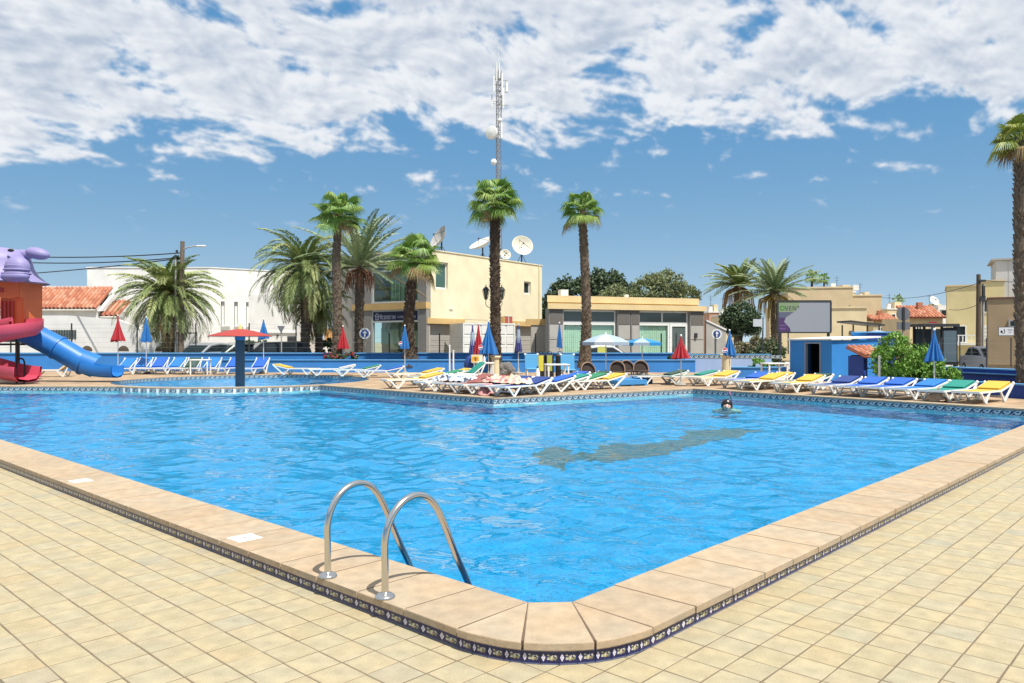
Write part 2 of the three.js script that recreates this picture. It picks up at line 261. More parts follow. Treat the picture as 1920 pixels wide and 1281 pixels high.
const flowerTile = canvasTex(256, 128, (c, w, h) => {
  c.fillStyle = '#1d2150'; c.fillRect(0, 0, w, h); c.fillStyle = '#5d6780'; c.fillRect(0, 0, w, 12); c.fillRect(0, h - 12, w, 12); c.fillStyle = '#30346a'; c.fillRect(0, 14, w, 4); c.fillRect(0, h - 18, w, 4);
  c.fillStyle = '#d9d4dc'; c.beginPath(); c.moveTo(38, 28); c.lineTo(68, 64); c.lineTo(38, 100); c.lineTo(8, 64); c.fill(); c.strokeStyle = '#59507a'; c.lineWidth = 4; c.beginPath(); c.arc(38, 64, 12, 0, 7); c.stroke();
  const leaf = (x, y, s, a, col) => { c.save(); c.translate(x, y); c.rotate(a); c.fillStyle = col; c.beginPath(); c.moveTo(0, 0); c.quadraticCurveTo(s * 0.5, -s * 0.6, s, -s * 0.1); c.quadraticCurveTo(s * 0.5, s * 0.15, 0, 0); c.fill(); c.restore(); };
  for (const [x, y, s, a, col] of [[84, 44, 46, 0.2, '#a9a68c'], [86, 62, 58, 0.5, '#7c7f5e'], [84, 80, 50, 0.1, '#bdbaa6'], [126, 90, 52, -0.9, '#93916f'], [140, 92, 66, -0.75, '#bdbaa6'], [152, 94, 60, -0.35, '#9c8a64'], [190, 46, 48, 0.5, '#c9c6ba'], [206, 40, 40, 0.9, '#9d9b84'], [196, 92, 44, -0.4, '#7c7f5e']]) leaf(x, y, s, a, col);
});
M.waveTile = mat(1, 1, 1, 0.25, { map: waveTile }); M.flowerTile = mat(1, 1, 1, 0.22, { map: flowerTile }); M.waterlineTile = mat(0.50, 0.60, 0.64, 0.3);
function tileGeo(w, h, t) { const g = new THREE.BoxGeometry(w, h, t); const uv = g.attributes.uv; for (let i = 0; i < uv.count; i++) if (i < 16 || i >= 20) uv.setXY(i, 0.5, 0.03); return g; }   // print on the front only (+z)
const stoneGeos = {};
function copingStone(L, W, H, v) { const k = [L, W, H, v].join(); return stoneGeos[k] ??= (() => { const g = boxUV(raw(new RoundedBoxGeometry(L - 0.012, H, W - (L > W ? 0.012 : 0), 2, 0.0035))); const uv = g.attributes.uv; for (let i = 0; i < uv.count; i++) uv.setXY(i, uv.getX(i) + v * 0.37, uv.getY(i) + v * 0.61); return g; })(); }
const RC = rng(41);
// walk a polyline; put count pieces per segment
function along(P, pitch, fn) { for (let i = 0; i + 1 < P.length; i++) { const [p, q] = [P[i], P[i + 1]], L = Math.hypot(q[0] - p[0], q[1] - p[1]), n = Math.max(1, Math.round(L / pitch)), ang = Math.atan2(q[1] - p[1], q[0] - p[0]); for (let k = 0; k < n; k++) { const t = (k + 0.5) / n; fn(lerp(p[0], q[0], t), lerp(p[1], q[1], t), ang, L / n, i); } } }
{
  // far edges: band of tiles facing the pool (pool lies to the right of the walking direction) and coping stones above
  const band = new THREE.Group(); band.name = 'waterline_tile_band'; structure(band); scene.add(band);
  const cop = new THREE.Group(); cop.name = 'far_coping'; structure(cop); scene.add(cop);
  const tg = tileGeo(1, 0.125, 0.014), lg = new THREE.BoxGeometry(1, 0.09, 0.012);
  const parts = [[[F, E, arc[0]], 0.2], [arc, 0.2], [[arc[40], A], 0.2], [[A, B], 0.2], [[B, C], 0.2]];
  for (const [P, pitch] of parts) along(P, pitch, (x, d, ang, w) => {
    const nx = Math.sin(ang), nd = -Math.cos(ang);                    // towards the pool
    const m = mesh('tile', tg, M.waveTile, band); m.scale.x = w - 0.003; m.position.set(x + nx * 0.007, 0.0045, -(d + nd * 0.007)); m.rotation.y = Math.atan2(nx, -nd);
    const l = mesh('plain_tile', lg, M.waterlineTile, band); l.scale.x = w - 0.003; l.position.set(x + nx * 0.006, -0.106, -(d + nd * 0.006)); l.rotation.y = m.rotation.y;
  });
  const arcPairs = arc.filter((_, i) => i % 2 === 0);
  for (const P of [[F, E, arc[0]], arcPairs, [arc[40], A], [A, B], [B, C]]) along(P, 0.41, (x, d, ang, w) => {
    const nx = Math.sin(ang), nd = -Math.cos(ang);
    const m = mesh('coping_stone', copingStone(0.41, 0.36, 0.042, Math.floor(RC() * 4)), M.coping[Math.floor(RC() * 4)], cop); m.scale.x = w / 0.41; m.position.set(x - nx * 0.155, TOP - 0.021, -(d - nd * 0.155)); m.rotation.y = ang;
  });
  // inner border of the wading pool
  const wb = new THREE.Group(); wb.name = 'wading_pool_tile_band'; structure(wb); scene.add(wb);
  const n = 142, wtg = tileGeo(2 * Math.PI * WRI / n - 0.003, 0.125, 0.014);
  for (let k = 0; k < n; k++) { const t = (k + 0.5) / n * 2 * Math.PI, r = WRI - 0.007, m = mesh('tile', wtg, M.waveTile, wb); m.position.set(WC[0] + r * Math.cos(t), 0.03, -(WC[1] + r * Math.sin(t))); m.rotation.y = Math.atan2(-Math.cos(t), Math.sin(t)); }
  // overflow spouts of the wading pool into the big one
  for (let k = 1; k < 20; k++) { const p = arc[k * 2], t = Math.atan2(p[1] - WC[1], p[0] - WC[0]); const o = mesh('overflow_strip', new THREE.BoxGeometry(0.075, 0.17, 0.02), M.white, wb); o.position.set(WC[0] + (WR + 0.02) * Math.cos(t), -0.02, -(WC[1] + (WR + 0.02) * Math.sin(t))); o.rotation.y = Math.atan2(Math.cos(t), -Math.sin(t)); }
}
// near coping: solid kerb, coping stones, tiles on its outer face
const CW = 0.55;
{
  const k = new THREE.Group(); k.name = 'near_coping'; k.position.set(OX, 0, -OD); k.rotation.y = TH; structure(k); scene.add(k);
  const P = (x, y) => { const d = 2095 / (y - 640); return ab((x - 960) / FOCAL * d, d); };          // the corner stones as surveyed
  const v1 = [P(847, 1181)[0], -CW], v4 = [-CW, P(1245, 1181)[1]];
  const L0 = v1[0], R0b = v4[1], mid = (L0 + R0b) / 2, bend = (n0, n1, r) => { const o = []; for (let i = 0; i <= 6; i++) { const t = lerp(n0, n1, i / 6) * Math.PI / 2; o.push([L0 - (r + L0) * Math.sin(t), R0b - (r + R0b) * Math.cos(t)]); } return o; };   // the rounded outer edge, from the left run (0) to the right run (1)
  const piece = (pts, m) => {                                             // pts are (a, b)
    const cx = pts.reduce((s, p) => s + p[0], 0) / pts.length, cy = pts.reduce((s, p) => s + p[1], 0) / pts.length;
    const s = shapeOf(pts.map(([a, b]) => { const l = Math.hypot(a - cx, b - cy), f = (l - 0.0155) / l; return [cy + (b - cy) * f, cx + (a - cx) * f]; }));
    const g = raw(new THREE.ExtrudeGeometry(s, { depth: 0.03, bevelEnabled: true, bevelThickness: 0.006, bevelSize: 0.006, bevelSegments: 2 })); g.rotateX(-Math.PI / 2); g.translate(0, TOP - 0.036, 0);
    return obj('coping_stone', g, m, k);
  };
  const inL = [CH, 0], inR = [0, CH];
  // left wedge, middle stone, right wedge
  piece([inL, ...bend(0, 0.34, CW)], M.coping[1]);
  piece([inR, inL, ...bend(0.34, 0.66, CW)], M.coping[0]);
  piece([inR, ...bend(0.66, 1, CW)], M.coping[3]);
  // straight runs; the first joint on each side is skewed towards the corner
  let a0 = L0, i0 = CH; const pitch = 0.42;
  for (let n = 0; n < 74; n++) { const a1 = a0 + pitch, i1 = n === 0 ? Math.max(a1 - 0.02, i0 + 0.2) : a1;
    if (n < 2) piece([[i0, 0], [i1, 0], [a1, -CW], [a0, -CW]], M.coping[(n * 2 + 2) % 4]);
    else { const m = mesh('coping_stone', copingStone(CW, pitch, 0.042, n % 4), M.coping[Math.floor(RC() * 4)], k); m.position.set(-CW / 2, TOP - 0.021 + (RC() - 0.5) * 0.002, -(a0 + pitch / 2)); }
    a0 = a1; i0 = i1; }
  let b0 = R0b, j0 = CH;
  for (let n = 0; n < 40; n++) { const b1 = b0 + pitch, j1 = b1;
    if (n < 1) piece([[0, j0], [-CW, b0], [-CW, b1], [0, j1]], M.coping[2]);
    else { const m = mesh('coping_stone', copingStone(pitch, CW, 0.042, n % 4), M.coping[Math.floor(RC() * 4)], k); m.position.set(b0 + pitch / 2, TOP - 0.021 + (RC() - 0.5) * 0.003, CW / 2); }
    b0 = b1; j0 = j1; }
  // kerb body under the stones, 3 cm behind their outer edge
  const s = CW - 0.03, round = [...bend(0, 0.5, s), ...bend(0.5, 1, s).slice(1)];
  const out = [[31.3, -s], ...round, [-s, 16.3]], inn = [[0, 16.3], [0, CH], [CH, 0], [31.3, 0]];
  const body = raw(new THREE.ExtrudeGeometry(shapeOf([...out, ...inn].map(([a, b]) => [b, a])), { depth: 0.12, bevelEnabled: false })); body.rotateX(-Math.PI / 2); body.translate(0, -0.05, 0);
  obj('kerb', body, M.concrete, k);
  const gr = (p, o) => p.map(([a, b]) => [b, a]);
  const grout = raw(new THREE.ExtrudeGeometry(shapeOf(gr([[31.3, -s - 0.005], ...bend(0, 0.5, s + 0.005), ...bend(0.5, 1, s + 0.005).slice(1), [-s - 0.005, 16.3], [-0.02, 16.3], [-0.02, CH], [CH, -0.02], [31.3, -0.02]])), { depth: 0.0365, bevelEnabled: false })); grout.rotateX(-Math.PI / 2); grout.translate(0, 0.0715, 0);
  obj('grout', grout, mat(0.15, 0.10, 0.06, 0.95, { map: T.stone }), k);
  // flower tiles on the kerb's outer face
  const tw = 0.148, tg = tileGeo(1, 0.068, 0.01), strip = out.slice().reverse();
  along(strip.map(([a, b]) => [b, a]), tw, (b, a, ang, w, seg) => {     // in (b, a): plays the part of (x, distance)
    const dist = Math.hypot(a, b); if (a > 17 || b > 16.2) return;
    let nx = Math.sin(ang), nd = -Math.cos(ang);
    const cx = 8, cy = 8; if (nx * (b - cx) + nd * (a - cy) < 0) { nx = -nx; nd = -nd; }
    const m = mesh('tile', tg, M.flowerTile, k); m.scale.x = w - 0.003; m.position.set(b + nx * 0.005, 0.035, -(a + nd * 0.005)); m.rotation.y = Math.atan2(nx, -nd);
  });
}
// near deck of small square pavers on a sand bed
{
  const k = new THREE.Group(); k.name = 'paved_deck'; k.position.set(OX, 0, -OD); k.rotation.y = TH; structure(k); scene.add(k);
  const s = shapeOf([[-14, -14], [16.3, -14], [16.3, -0.1], [-0.1, -0.1], [-0.1, 31.3], [-14, 31.3]]); obj('sand_bed', flat(s, -0.0018), M.sand, k);
  const S = 0.197, J = 0.0075, h = 0.05, r = rng(17), list = [];
  const geos = []; for (let v = 0; v < 6; v++) {
    const w = (S - J) / 2, e = 0.0022, top = [[-w + e, 0, -w + e], [w - e, 0, -w + e], [w - e, 0, w - e], [-w + e, 0, w - e]], mid = [[-w, -e, -w], [w, -e, -w], [w, -e, w], [-w, -e, w]], low = mid.map((p) => [p[0], -h, p[2]]);
    const pts = [], quad = (a, b, c, d) => pts.push(...a, ...d, ...c, ...a, ...c, ...b);
    const jt = top.map((p) => [p[0] + (r() - 0.5) * 0.003, (r() - 0.5) * 0.0006, p[2] + (r() - 0.5) * 0.003]);
    quad(...jt); for (let i = 0; i < 4; i++) { const j = (i + 1) % 4; quad(mid[i], mid[j], jt[j], jt[i]); quad(low[i], low[j], mid[j], mid[i]); }
    const g = new THREE.BufferGeometry(); g.setAttribute('position', new THREE.Float32BufferAttribute(pts, 3)); g.computeVertexNormals();
    boxUV(g); const uv = g.attributes.uv; for (let i = 0; i < uv.count; i++) uv.setXY(i, uv.getX(i) + v * 0.31, uv.getY(i) + v * 0.53); geos.push(g);
  }
  for (let i = -60; i < 78; i++) for (let j = -60; j < 120; j++) {
    const b = i * S + 0.06, a = j * S - 0.03; if (a > -0.12 && b > -0.12) continue; if (b > 16.2 || a > 31) continue;
    const [x, d] = wd(a, b); if (d < -1.5 || d > 16 || Math.abs(x) > 11) continue;
    const seen = d > 3.35 && Math.abs(x) < 0.66 * d + 0.15 && !(a > -0.45 && b > -0.45);
    list.push([a, b, seen ? d : 100 + Math.hypot(x, d)]);
  }
  list.sort((p, q) => p[2] - q[2]);
  const rest = M.paver.map(() => []);
  list.forEach(([a, b], n) => {
    const t = fbm(a * 0.9 + 4, b * 0.9, 2); let mi = Math.floor(r() * 8); if (mi === 5 && r() < 0.6) mi = 1;
    const g = geos[Math.floor(r() * 6)], y = (r() - 0.5) * 0.0012, px = b + (r() - 0.5) * 0.003, pz = -(a + (r() - 0.5) * 0.003), ry = (r() - 0.5) * 0.012 + Math.floor(r() * 4) * Math.PI / 2, rx = (r() - 0.5) * 0.004, rz = (r() - 0.5) * 0.004;
    if (n < 300) { const m = mesh('paver', g, M.paver[mi], k); m.position.set(px, y, pz); m.rotation.set(rx, ry, rz); }
    else { const c = g.clone(); c.applyMatrix4(new THREE.Matrix4().compose(V(px, y, pz), new THREE.Quaternion().setFromEuler(new THREE.Euler(rx, ry, rz)), V(1, 1, 1))); rest[mi].push(c); }
  });
  const pav = mesh('paving', mergeGeometries(rest.map((l) => mergeGeometries(l)), true), M.paver, k); pav.userData.kind = 'stuff';
}

// =====================================================================
// WALLS AND SMALL BUILDINGS OF THE POOL
// =====================================================================
{
  // long low wall at the back and the planter ledge in front of it
  const w = thing('boundary_wall', 'long low blue rendered wall closing off the far side of the pool terrace', 'wall', 0, 0, -38);
  obj('wall_body', bb(-42, 8.7, 0, 0.95, -0.3, 0), M.blueWall, w); obj('wall_cap', bb(-42, 8.72, 0.95, 1.005, -0.34, 0.05), M.blueCap, w);
  const l = thing('planter_ledge', 'lower blue planter ledge in front of the long blue wall', 'planter', 0, DECK, -36.4);
  obj('ledge_wall', bb(-13.6, 8.6, 0, 0.56, -0.28, 0), M.blueWall, l); obj('ledge_cap', bb(-13.62, 8.62, 0.56, 0.605, -0.3, 0.04), M.blueCap, l); obj('soil', bb(-13.5, 8.5, 0, 0.5, -1.28, -0.28), mat(0.16, 0.10, 0.06, 0.95, { map: T.ground }), l);
  const t = thing('tiled_wall', 'pale lilac-blue low wall with a wave tile border by the cream column', 'wall', X(1290, 36), 0, -36.6);
  const tl = X(1484, 34) - X(1290, 36);
  obj('wall_body', bb(0, tl, 0, 0.74, -0.26, 0), mat(0.30, 0.42, 0.68, 0.8, { map: T.plaster }), t); obj('wall_cap', bb(0, tl, 0.92, 0.96, -0.28, 0.02), M.blueCap, t); obj('wall_top', bb(0, tl, 0.74, 0.92, -0.25, -0.005), M.blueCap, t);
  const tg = tileGeo(0.235, 0.16, 0.014); for (let k = 0; k < 19; k++) { const m = mesh('tile', tg, M.waveTile, t); m.position.set(0.13 + k * 0.24, 0.83, 0.003); }
  const bp = thing('planter_box', 'short blue planter box with a green plant near the white table', 'planter', X(1420, 30), DECK, -30.2, -0.15);
  obj('box', bb(-1.0, 1.15, 0, 0.42, -0.6, 0), M.blueWall, bp); obj('rim', bb(-1.03, 1.18, 0.42, 0.46, -0.63, 0.03), M.blueCap, bp);
  // right-hand planter wall and the higher wall behind it
  const p0 = [11.15, 24.2], p1 = [13.4, 18.2], L = Math.hypot(p1[0] - p0[0], p1[1] - p0[1]);
  const pw = thing('planter_wall', 'low dark blue planter wall behind the loungers on the right side', 'planter', p0[0], DECK, -p0[1], Math.atan2(p1[1] - p0[1], p1[0] - p0[0]));
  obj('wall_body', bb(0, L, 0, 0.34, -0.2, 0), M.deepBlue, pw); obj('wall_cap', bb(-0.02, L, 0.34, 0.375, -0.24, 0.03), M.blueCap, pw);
  const q0 = [X(1762, 26.5), 26.5], q1 = [X(1912, 23.5), 23.5], L2 = Math.hypot(q1[0] - q0[0], q1[1] - q0[1]);
  const qw = thing('retaining_wall', 'deep blue wall with pale ledge between the bright bush and the right palm', 'wall', q0[0], 0, -q0[1], Math.atan2(q1[1] - q0[1], q1[0] - q0[0]));
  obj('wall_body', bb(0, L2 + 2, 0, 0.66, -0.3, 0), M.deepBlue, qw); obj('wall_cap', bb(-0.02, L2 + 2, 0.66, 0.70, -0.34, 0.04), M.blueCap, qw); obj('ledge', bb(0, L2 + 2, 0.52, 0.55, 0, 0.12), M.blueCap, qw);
  structure(obj('planting_bed', flat(shapeOf([[11.4, 24.2], [13.3, 18.5], [16.2, 20], [15.2, 23.6], [12.4, 28]]), 0.18), mat(0.14, 0.09, 0.05, 0.95, { map: T.ground })));
}
{
  // pump house
  const kx = 11.5, kd = 27.9, u = [0.944, 0.33], W = 2.1, Dp = 2.25, H = 1.5;      // corner, direction of its sunny face
  const h = thing('pump_house', 'small bright blue flat-roofed hut with a dark open doorway', 'hut', kx, DECK, -kd, Math.atan2(u[1], u[0]));
  // local: +x along the sunny face, +z out of it, the doorway in the face at x = 0
  const d0 = -1.42, d1 = -0.55, dh = 1.42;
  obj('wall', [bb(0, W, 0, H, -0.12, 0), bb(W - 0.12, W, 0, H, -Dp, -0.12), bb(0, W, 0, H, -Dp, -Dp + 0.12), bb(0, 0.12, 0, H, d1, -0.12), bb(0, 0.12, 0, H, -Dp + 0.12, d0), bb(0, 0.12, dh, H, d0, d1)], M.hutBlue, h);
  obj('door_frame', [bb(-0.015, 0.1, 0, dh, d1 - 0.06, d1 - 0.002), bb(-0.015, 0.1, 0, dh, d0 + 0.002, d0 + 0.06), bb(-0.012, 0.1, dh - 0.05, dh - 0.002, d0 + 0.06, d1 - 0.06)], mat(0.22, 0.26, 0.33, 0.6), h);
  obj('roof', prism([[-0.08, H], [W + 0.08, H + 0.09], [W + 0.08, H + 0.15], [-0.08, H + 0.06]], Dp + 0.16).translate(0, 0, -Dp - 0.08), M.whiteWall, h);
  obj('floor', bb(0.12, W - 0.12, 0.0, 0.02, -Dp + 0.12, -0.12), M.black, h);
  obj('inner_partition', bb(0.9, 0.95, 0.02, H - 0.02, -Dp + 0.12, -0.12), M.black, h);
  const a = thing('wall_annex', 'taller blue wall stub behind the small tiled shed', 'wall', X(1640, 29), DECK, -29.6, 0.1);
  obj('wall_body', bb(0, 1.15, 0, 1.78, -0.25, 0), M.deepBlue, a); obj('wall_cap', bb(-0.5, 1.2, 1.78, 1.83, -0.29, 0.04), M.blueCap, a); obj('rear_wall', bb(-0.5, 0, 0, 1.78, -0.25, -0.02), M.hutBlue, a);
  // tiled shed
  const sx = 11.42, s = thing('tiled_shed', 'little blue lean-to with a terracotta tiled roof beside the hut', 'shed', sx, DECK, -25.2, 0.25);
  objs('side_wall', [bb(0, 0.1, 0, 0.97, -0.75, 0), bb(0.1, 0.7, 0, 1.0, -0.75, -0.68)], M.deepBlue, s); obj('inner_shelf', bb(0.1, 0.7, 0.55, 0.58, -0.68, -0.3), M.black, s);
  tileRoof(s, 0.95, 0.95, 0.3, -0.1, 0.98, 0.2, 0.16, 0.26);
}
// =====================================================================
// THINGS AT THE NEAR EDGE: ladder and skimmer lids
// =====================================================================
{
  const base = (px, py) => { const d = 2095 / (py - 640); return ab((px - 960) / FOCAL * d, d); };
  const [a1, b1] = base(722, 1120), [a2, b2] = base(614, 1081), bm = (b1 + b2) / 2;
  const lad = thing('pool_ladder', 'stainless steel pool ladder with two arched handrails at the near edge', 'ladder', OX + (a1 + a2) / 2 * LX + bm * RX, TOP, -(OD + (a1 + a2) / 2 * LD + bm * RD), TH);
  const half = Math.abs(a2 - a1) / 2;
  const prof = [[0, 0.0], [0, 0.16], [0, 0.32], [0.022, 0.40], [0.07, 0.475], [0.14, 0.525], [0.225, 0.542], [0.305, 0.52], [0.37, 0.462], [0.43, 0.365], [0.535, 0.145], [0.66, -0.10], [0.69, -0.2], [0.70, -0.35], [0.70, -0.6]];
  for (const s of [-1, 1]) {
    const z = s * half;
    obj('handrail', tube(prof.map(([x, y]) => V(x, y, z)), 0.0205, 90, 16), M.steel, lad);
    obj('base_flange', lathe([[0, 0.0], [0.056, 0.0], [0.058, 0.006], [0.052, 0.016], [0.034, 0.026], [0.024, 0.028], [0.021, 0.034]].map((p) => p), 28).translate(0, 0, z), M.steel, lad);
  }
  for (const y of [-0.3, -0.52]) obj('tread', bb(0.665, 0.745, y - 0.012, y + 0.012, -half, half), M.steel, lad);
  for (const [px, py, lab] of [[151, 901, 'farther white square skimmer lid let into the near coping'], [459, 1008, 'nearer white square skimmer lid in the coping left of the ladder']]) {
    const [a, b] = base(px, py), [x, d] = wd(a, b), t = thing('skimmer_lid', lab, 'lid', x, TOP - 0.004, -d, TH, 'skimmer lids in the near coping');
    obj('plate', rb(0.19, 0.012, 0.19, 0.004), M.white, t); obj('finger_hole', cyl(0.008, 0.008, 0.002, 0, 0.006, 0), M.darkMetal, t); obj('rim', [bb(-0.105, 0.105, -0.008, 0.003, 0.097, 0.105), bb(-0.105, 0.105, -0.008, 0.003, -0.105, -0.097), bb(-0.105, -0.097, -0.008, 0.003, -0.097, 0.097), bb(0.097, 0.105, -0.008, 0.003, -0.097, 0.097)], M.white, t);
  }
}
// mushroom fountain in the wading pool
{
  const t = thing('mushroom_fountain', 'water mushroom with a red cap on a grey-blue pillar in the round pool', 'fountain', X(450, 28.6), -0.36, -28.6);
  obj('pillar', cyl(0.17, 0.165, 2.1, 0, 0, 0, 24), mat(0.06, 0.10, 0.15, 0.6, { map: T.stone }), t);
  obj('collar', cyl(0.185, 0.19, 0.24, 0, 1.96, 0, 24), mat(0.02, 0.22, 0.48, 0.4), t);
  obj('cap', lathe([[0, 2.17], [0.5, 2.15], [1.0, 2.1], [1.13, 2.09], [1.13, 2.115], [0.95, 2.18], [0.55, 2.29], [0.2, 2.36], [0, 2.38]], 40), mat(0.34, 0.035, 0.025, 0.55), t);
  obj('finial', lathe([[0.085, 2.35], [0.06, 2.43], [0.0, 2.58]], 16), mat(0.6, 0.45, 0.12, 0.5), t);
}
// =====================================================================
// PLAYGROUND SLIDE TOWER
// =====================================================================
{
  const x0 = X(0, 28), t = thing('slide_tower', 'playground tower with a purple animal-head roof, pink slide and blue tube slide', 'playground', x0, DECK, -28);
  const px = (p) => X(p, 28) - x0, py = (q) => Y(q, 28) - DECK;      // survey in the tower's own plane
  const mp = mat(0.27, 0.235, 0.46, 0.55, { map: T.plaster }), mo = mat(0.78, 0.16, 0.05, 0.5, { map: T.plaster }), mr = mat(0.50, 0.04, 0.05, 0.5, { map: T.plaster }), mk = mat(0.58, 0.07, 0.12, 0.45, { map: T.plaster }), mb = mat(0.015, 0.16, 0.50, 0.4, { map: T.plaster });
  const top = py(465), eave = py(531);
  // posts and decks
  for (const [ix, iz] of [[0.22, 0.55], [0.22, -0.6], [-1.0, 0.55], [-1.0, -0.6], [0.62, -0.05]]) obj('post', cyl(0.055, 0.055, py(528), ix, 0, iz, 10), M.darkMetal, t);
  obj('platform', bb(-1.1, 0.78, py(641), py(634), -0.7, 0.62), M.darkMetal, t);
  objs('lower_beam', [bb(-1.1, 0.7, py(643) - 0.08, py(643) - 0.01, 0.5, 0.56), bb(-1.1, 0.7, py(643) - 0.08, py(643) - 0.01, -0.62, -0.56)], M.black, t);
  const q = (p, r, z) => V(X(p, 28 - z) - x0, Y(r, 28 - z) - DECK, z);     // a surveyed point z metres in front of the tower's plane
  // roof: a bell that flares out at the eaves, with snout, ears and eyes
  const roof = lathe([[1.52, 0], [1.56, 0.02], [1.42, 0.1], [1.2, 0.3], [1.06, 0.55], [1.0, 0.8], [0.95, 0.98], [0.74, 1.18], [0.36, 1.27], [0, 1.28]], 40).translate(0, eave, 0);
  const sn = q(22, 505, 1.2), rp = obj('animal_roof', [roof, ball(0.42, sn.x, sn.y + 0.08, 0.9, 1.0, 1.0, 0.8, 24), ball(0.40, sn.x, sn.y - 0.22, 1.02, 1.2, 0.55, 0.8, 20)], mp, t);
  for (const s of [-1, 1]) { const e = ball(0.36, 0, 0, 0, 1.2, 0.6, 0.75, 20); e.rotateZ(-s * 0.2); const c = s * (X(70, 28) - x0) ; e.translate(c, py(475), 0); obj('ear', e, mp, rp); obj('ear_stalk', bar(V(c * 0.45, py(478), 0), V(c * 0.85, py(476), 0), 0.2, 0.16, 12), mp, rp); const ey = q(12 + s * 14 - 6, 469, 0.75); obj('eye', ball(0.085, ey.x, ey.y, ey.z, 1.4, 0.7, 0.7, 12), M.black, rp); }
  for (let i = 0; i < 3; i++) obj('wrinkle', raw(new THREE.TorusGeometry(0.34 + i * 0.05, 0.03, 8, 28)).rotateX(Math.PI / 2).scale(1.05, 1, 0.8).translate(sn.x, sn.y + 0.14 - i * 0.13, 0.95), mp, rp);
  // orange crown and guard panels
  objs('crown_panel', [bb(-1.15, 1.08, py(559), py(531), 0.6, 0.68), bb(1.02, 1.10, py(559), py(531), -0.7, 0.6)], mo, t);
  obj('crown_window', bx(0.16, 0.16, 0.02, 0.5, py(546), 0.69), mr, t);
  objs('guard_panel', [bb(0.36, 1.1, py(616), py(559), 0.46, 0.52), bb(1.04, 1.12, py(616), py(559), -0.66, 0.46), bb(-1.1, 0.1, py(640), py(585), 0.52, 0.58)], mo, t);
  for (let i = 0; i < 4; i++) obj('guard_slat', bb(0.40 + i * 0.13, 0.46 + i * 0.13, py(612), py(565), 0.56, 0.60), mr, t);
  // pink open slide curling round the front
  const chute = (P, w, hgt, th) => {                                   // a U-shaped trough swept along P
    const cur = new THREE.CatmullRomCurve3(P), n = 48, pos = [], ix = []; const U = [[-w, hgt], [-w * 0.96, hgt * 0.35], [-w * 0.7, 0.02], [0, -0.03], [w * 0.7, 0.02], [w * 0.96, hgt * 0.35], [w, hgt], [w + th, hgt], [w + th * 0.9, hgt * 0.3], [w * 0.75, -th], [0, -th - 0.03], [-w * 0.75, -th], [-w - th * 0.9, hgt * 0.3], [-w - th, hgt]];
    for (let i = 0; i <= n; i++) { const p = cur.getPoint(i / n), tg = cur.getTangent(i / n), s = V(0, 1, 0).cross(tg).normalize(), up = tg.clone().cross(s); for (const [a, b] of U) { const q = p.clone().addScaledVector(s, a).addScaledVector(up, b); pos.push(q.x, q.y, q.z); } }
    const m = U.length; for (let i = 0; i < n; i++) for (let j = 0; j < m; j++) { const a = i * m + j, b = i * m + (j + 1) % m; ix.push(a, b, a + m, b, b + m, a + m); }
    const g = new THREE.BufferGeometry(); g.setAttribute('position', new THREE.Float32BufferAttribute(pos, 3)); g.setIndex(ix); g.computeVertexNormals(); const q = g.toNonIndexed(); q.setAttribute('uv', new THREE.BufferAttribute(new Float32Array(q.attributes.position.count * 2), 2)); return q;
  };
  obj('pink_slide', chute([q(20, 622, 0.75), q(48, 618, 0.95), q(46, 626, 1.5), q(8, 634, 1.9), q(-45, 648, 1.8), q(-70, 668, 1.2), q(-45, 686, 0.95), q(-5, 700, 1.2), q(28, 708, 1.5), q(52, 711, 1.75)], 0.42, 0.42, 0.07), mk, t);
  obj('slide_support', cyl(0.05, 0.05, py(655), -0.5, 0, 1.6, 10), M.darkMetal, t);
  // blue tube slide: three closed sections with flanges and an open run-out
  const P0 = V(px(56), py(622), 0.15), P1 = V(px(112), py(652), 0.1), P2 = V(px(158), py(680), 0.05), P3 = V(px(192), py(694), 0.0);
  const R = 0.42, hollow = (p, q) => { const c = new THREE.CatmullRomCurve3([p, p.clone().lerp(q, 0.5), q]); return [raw(new THREE.TubeGeometry(c, 12, R, 28)), raw(new THREE.TubeGeometry(c, 12, R - 0.025, 28))]; };
  obj('tube_section', hollow(P0, P1), mb, t); obj('tube_section', hollow(P1, P2), mb, t);
  for (const [p, q] of [[P0, P1], [P1, P2], [P2, P3]]) { const u = q.clone().sub(p).normalize(); obj('tube_flange', bar(p.clone().addScaledVector(u, -0.03), p.clone().addScaledVector(u, 0.03), R + 0.035, R + 0.035, 28), mb, t); }
  obj('run_out', chute([P2.clone().add(V(0, -0.32, 0)), V(px(178), py(702), 0.02), V(px(197), py(704), 0), V(px(220), py(704.5), 0)], 0.42, 0.36, 0.04), mb, t);
  obj('tube_hood', raw(new THREE.CylinderGeometry(R, R, 0.55, 24, 1, true, -Math.PI / 2, Math.PI)).applyMatrix4(new THREE.Matrix4().compose(P2.clone().add(V(0.24, -0.05, 0)), new THREE.Quaternion().setFromUnitVectors(V(0, 1, 0), P3.clone().sub(P2).normalize()), V(1, 1, 1))), mb, t);
  obj('access_handrail', tube([V(px(71), 0, 1.2), V(px(71), 0.72, 1.2), V(px(74), 0.84, 1.2), V(px(80), 0.86, 1.2), V(px(84), 0.78, 1.2), V(px(84), 0, 1.2)], 0.03, 50, 8), M.black, t);
}
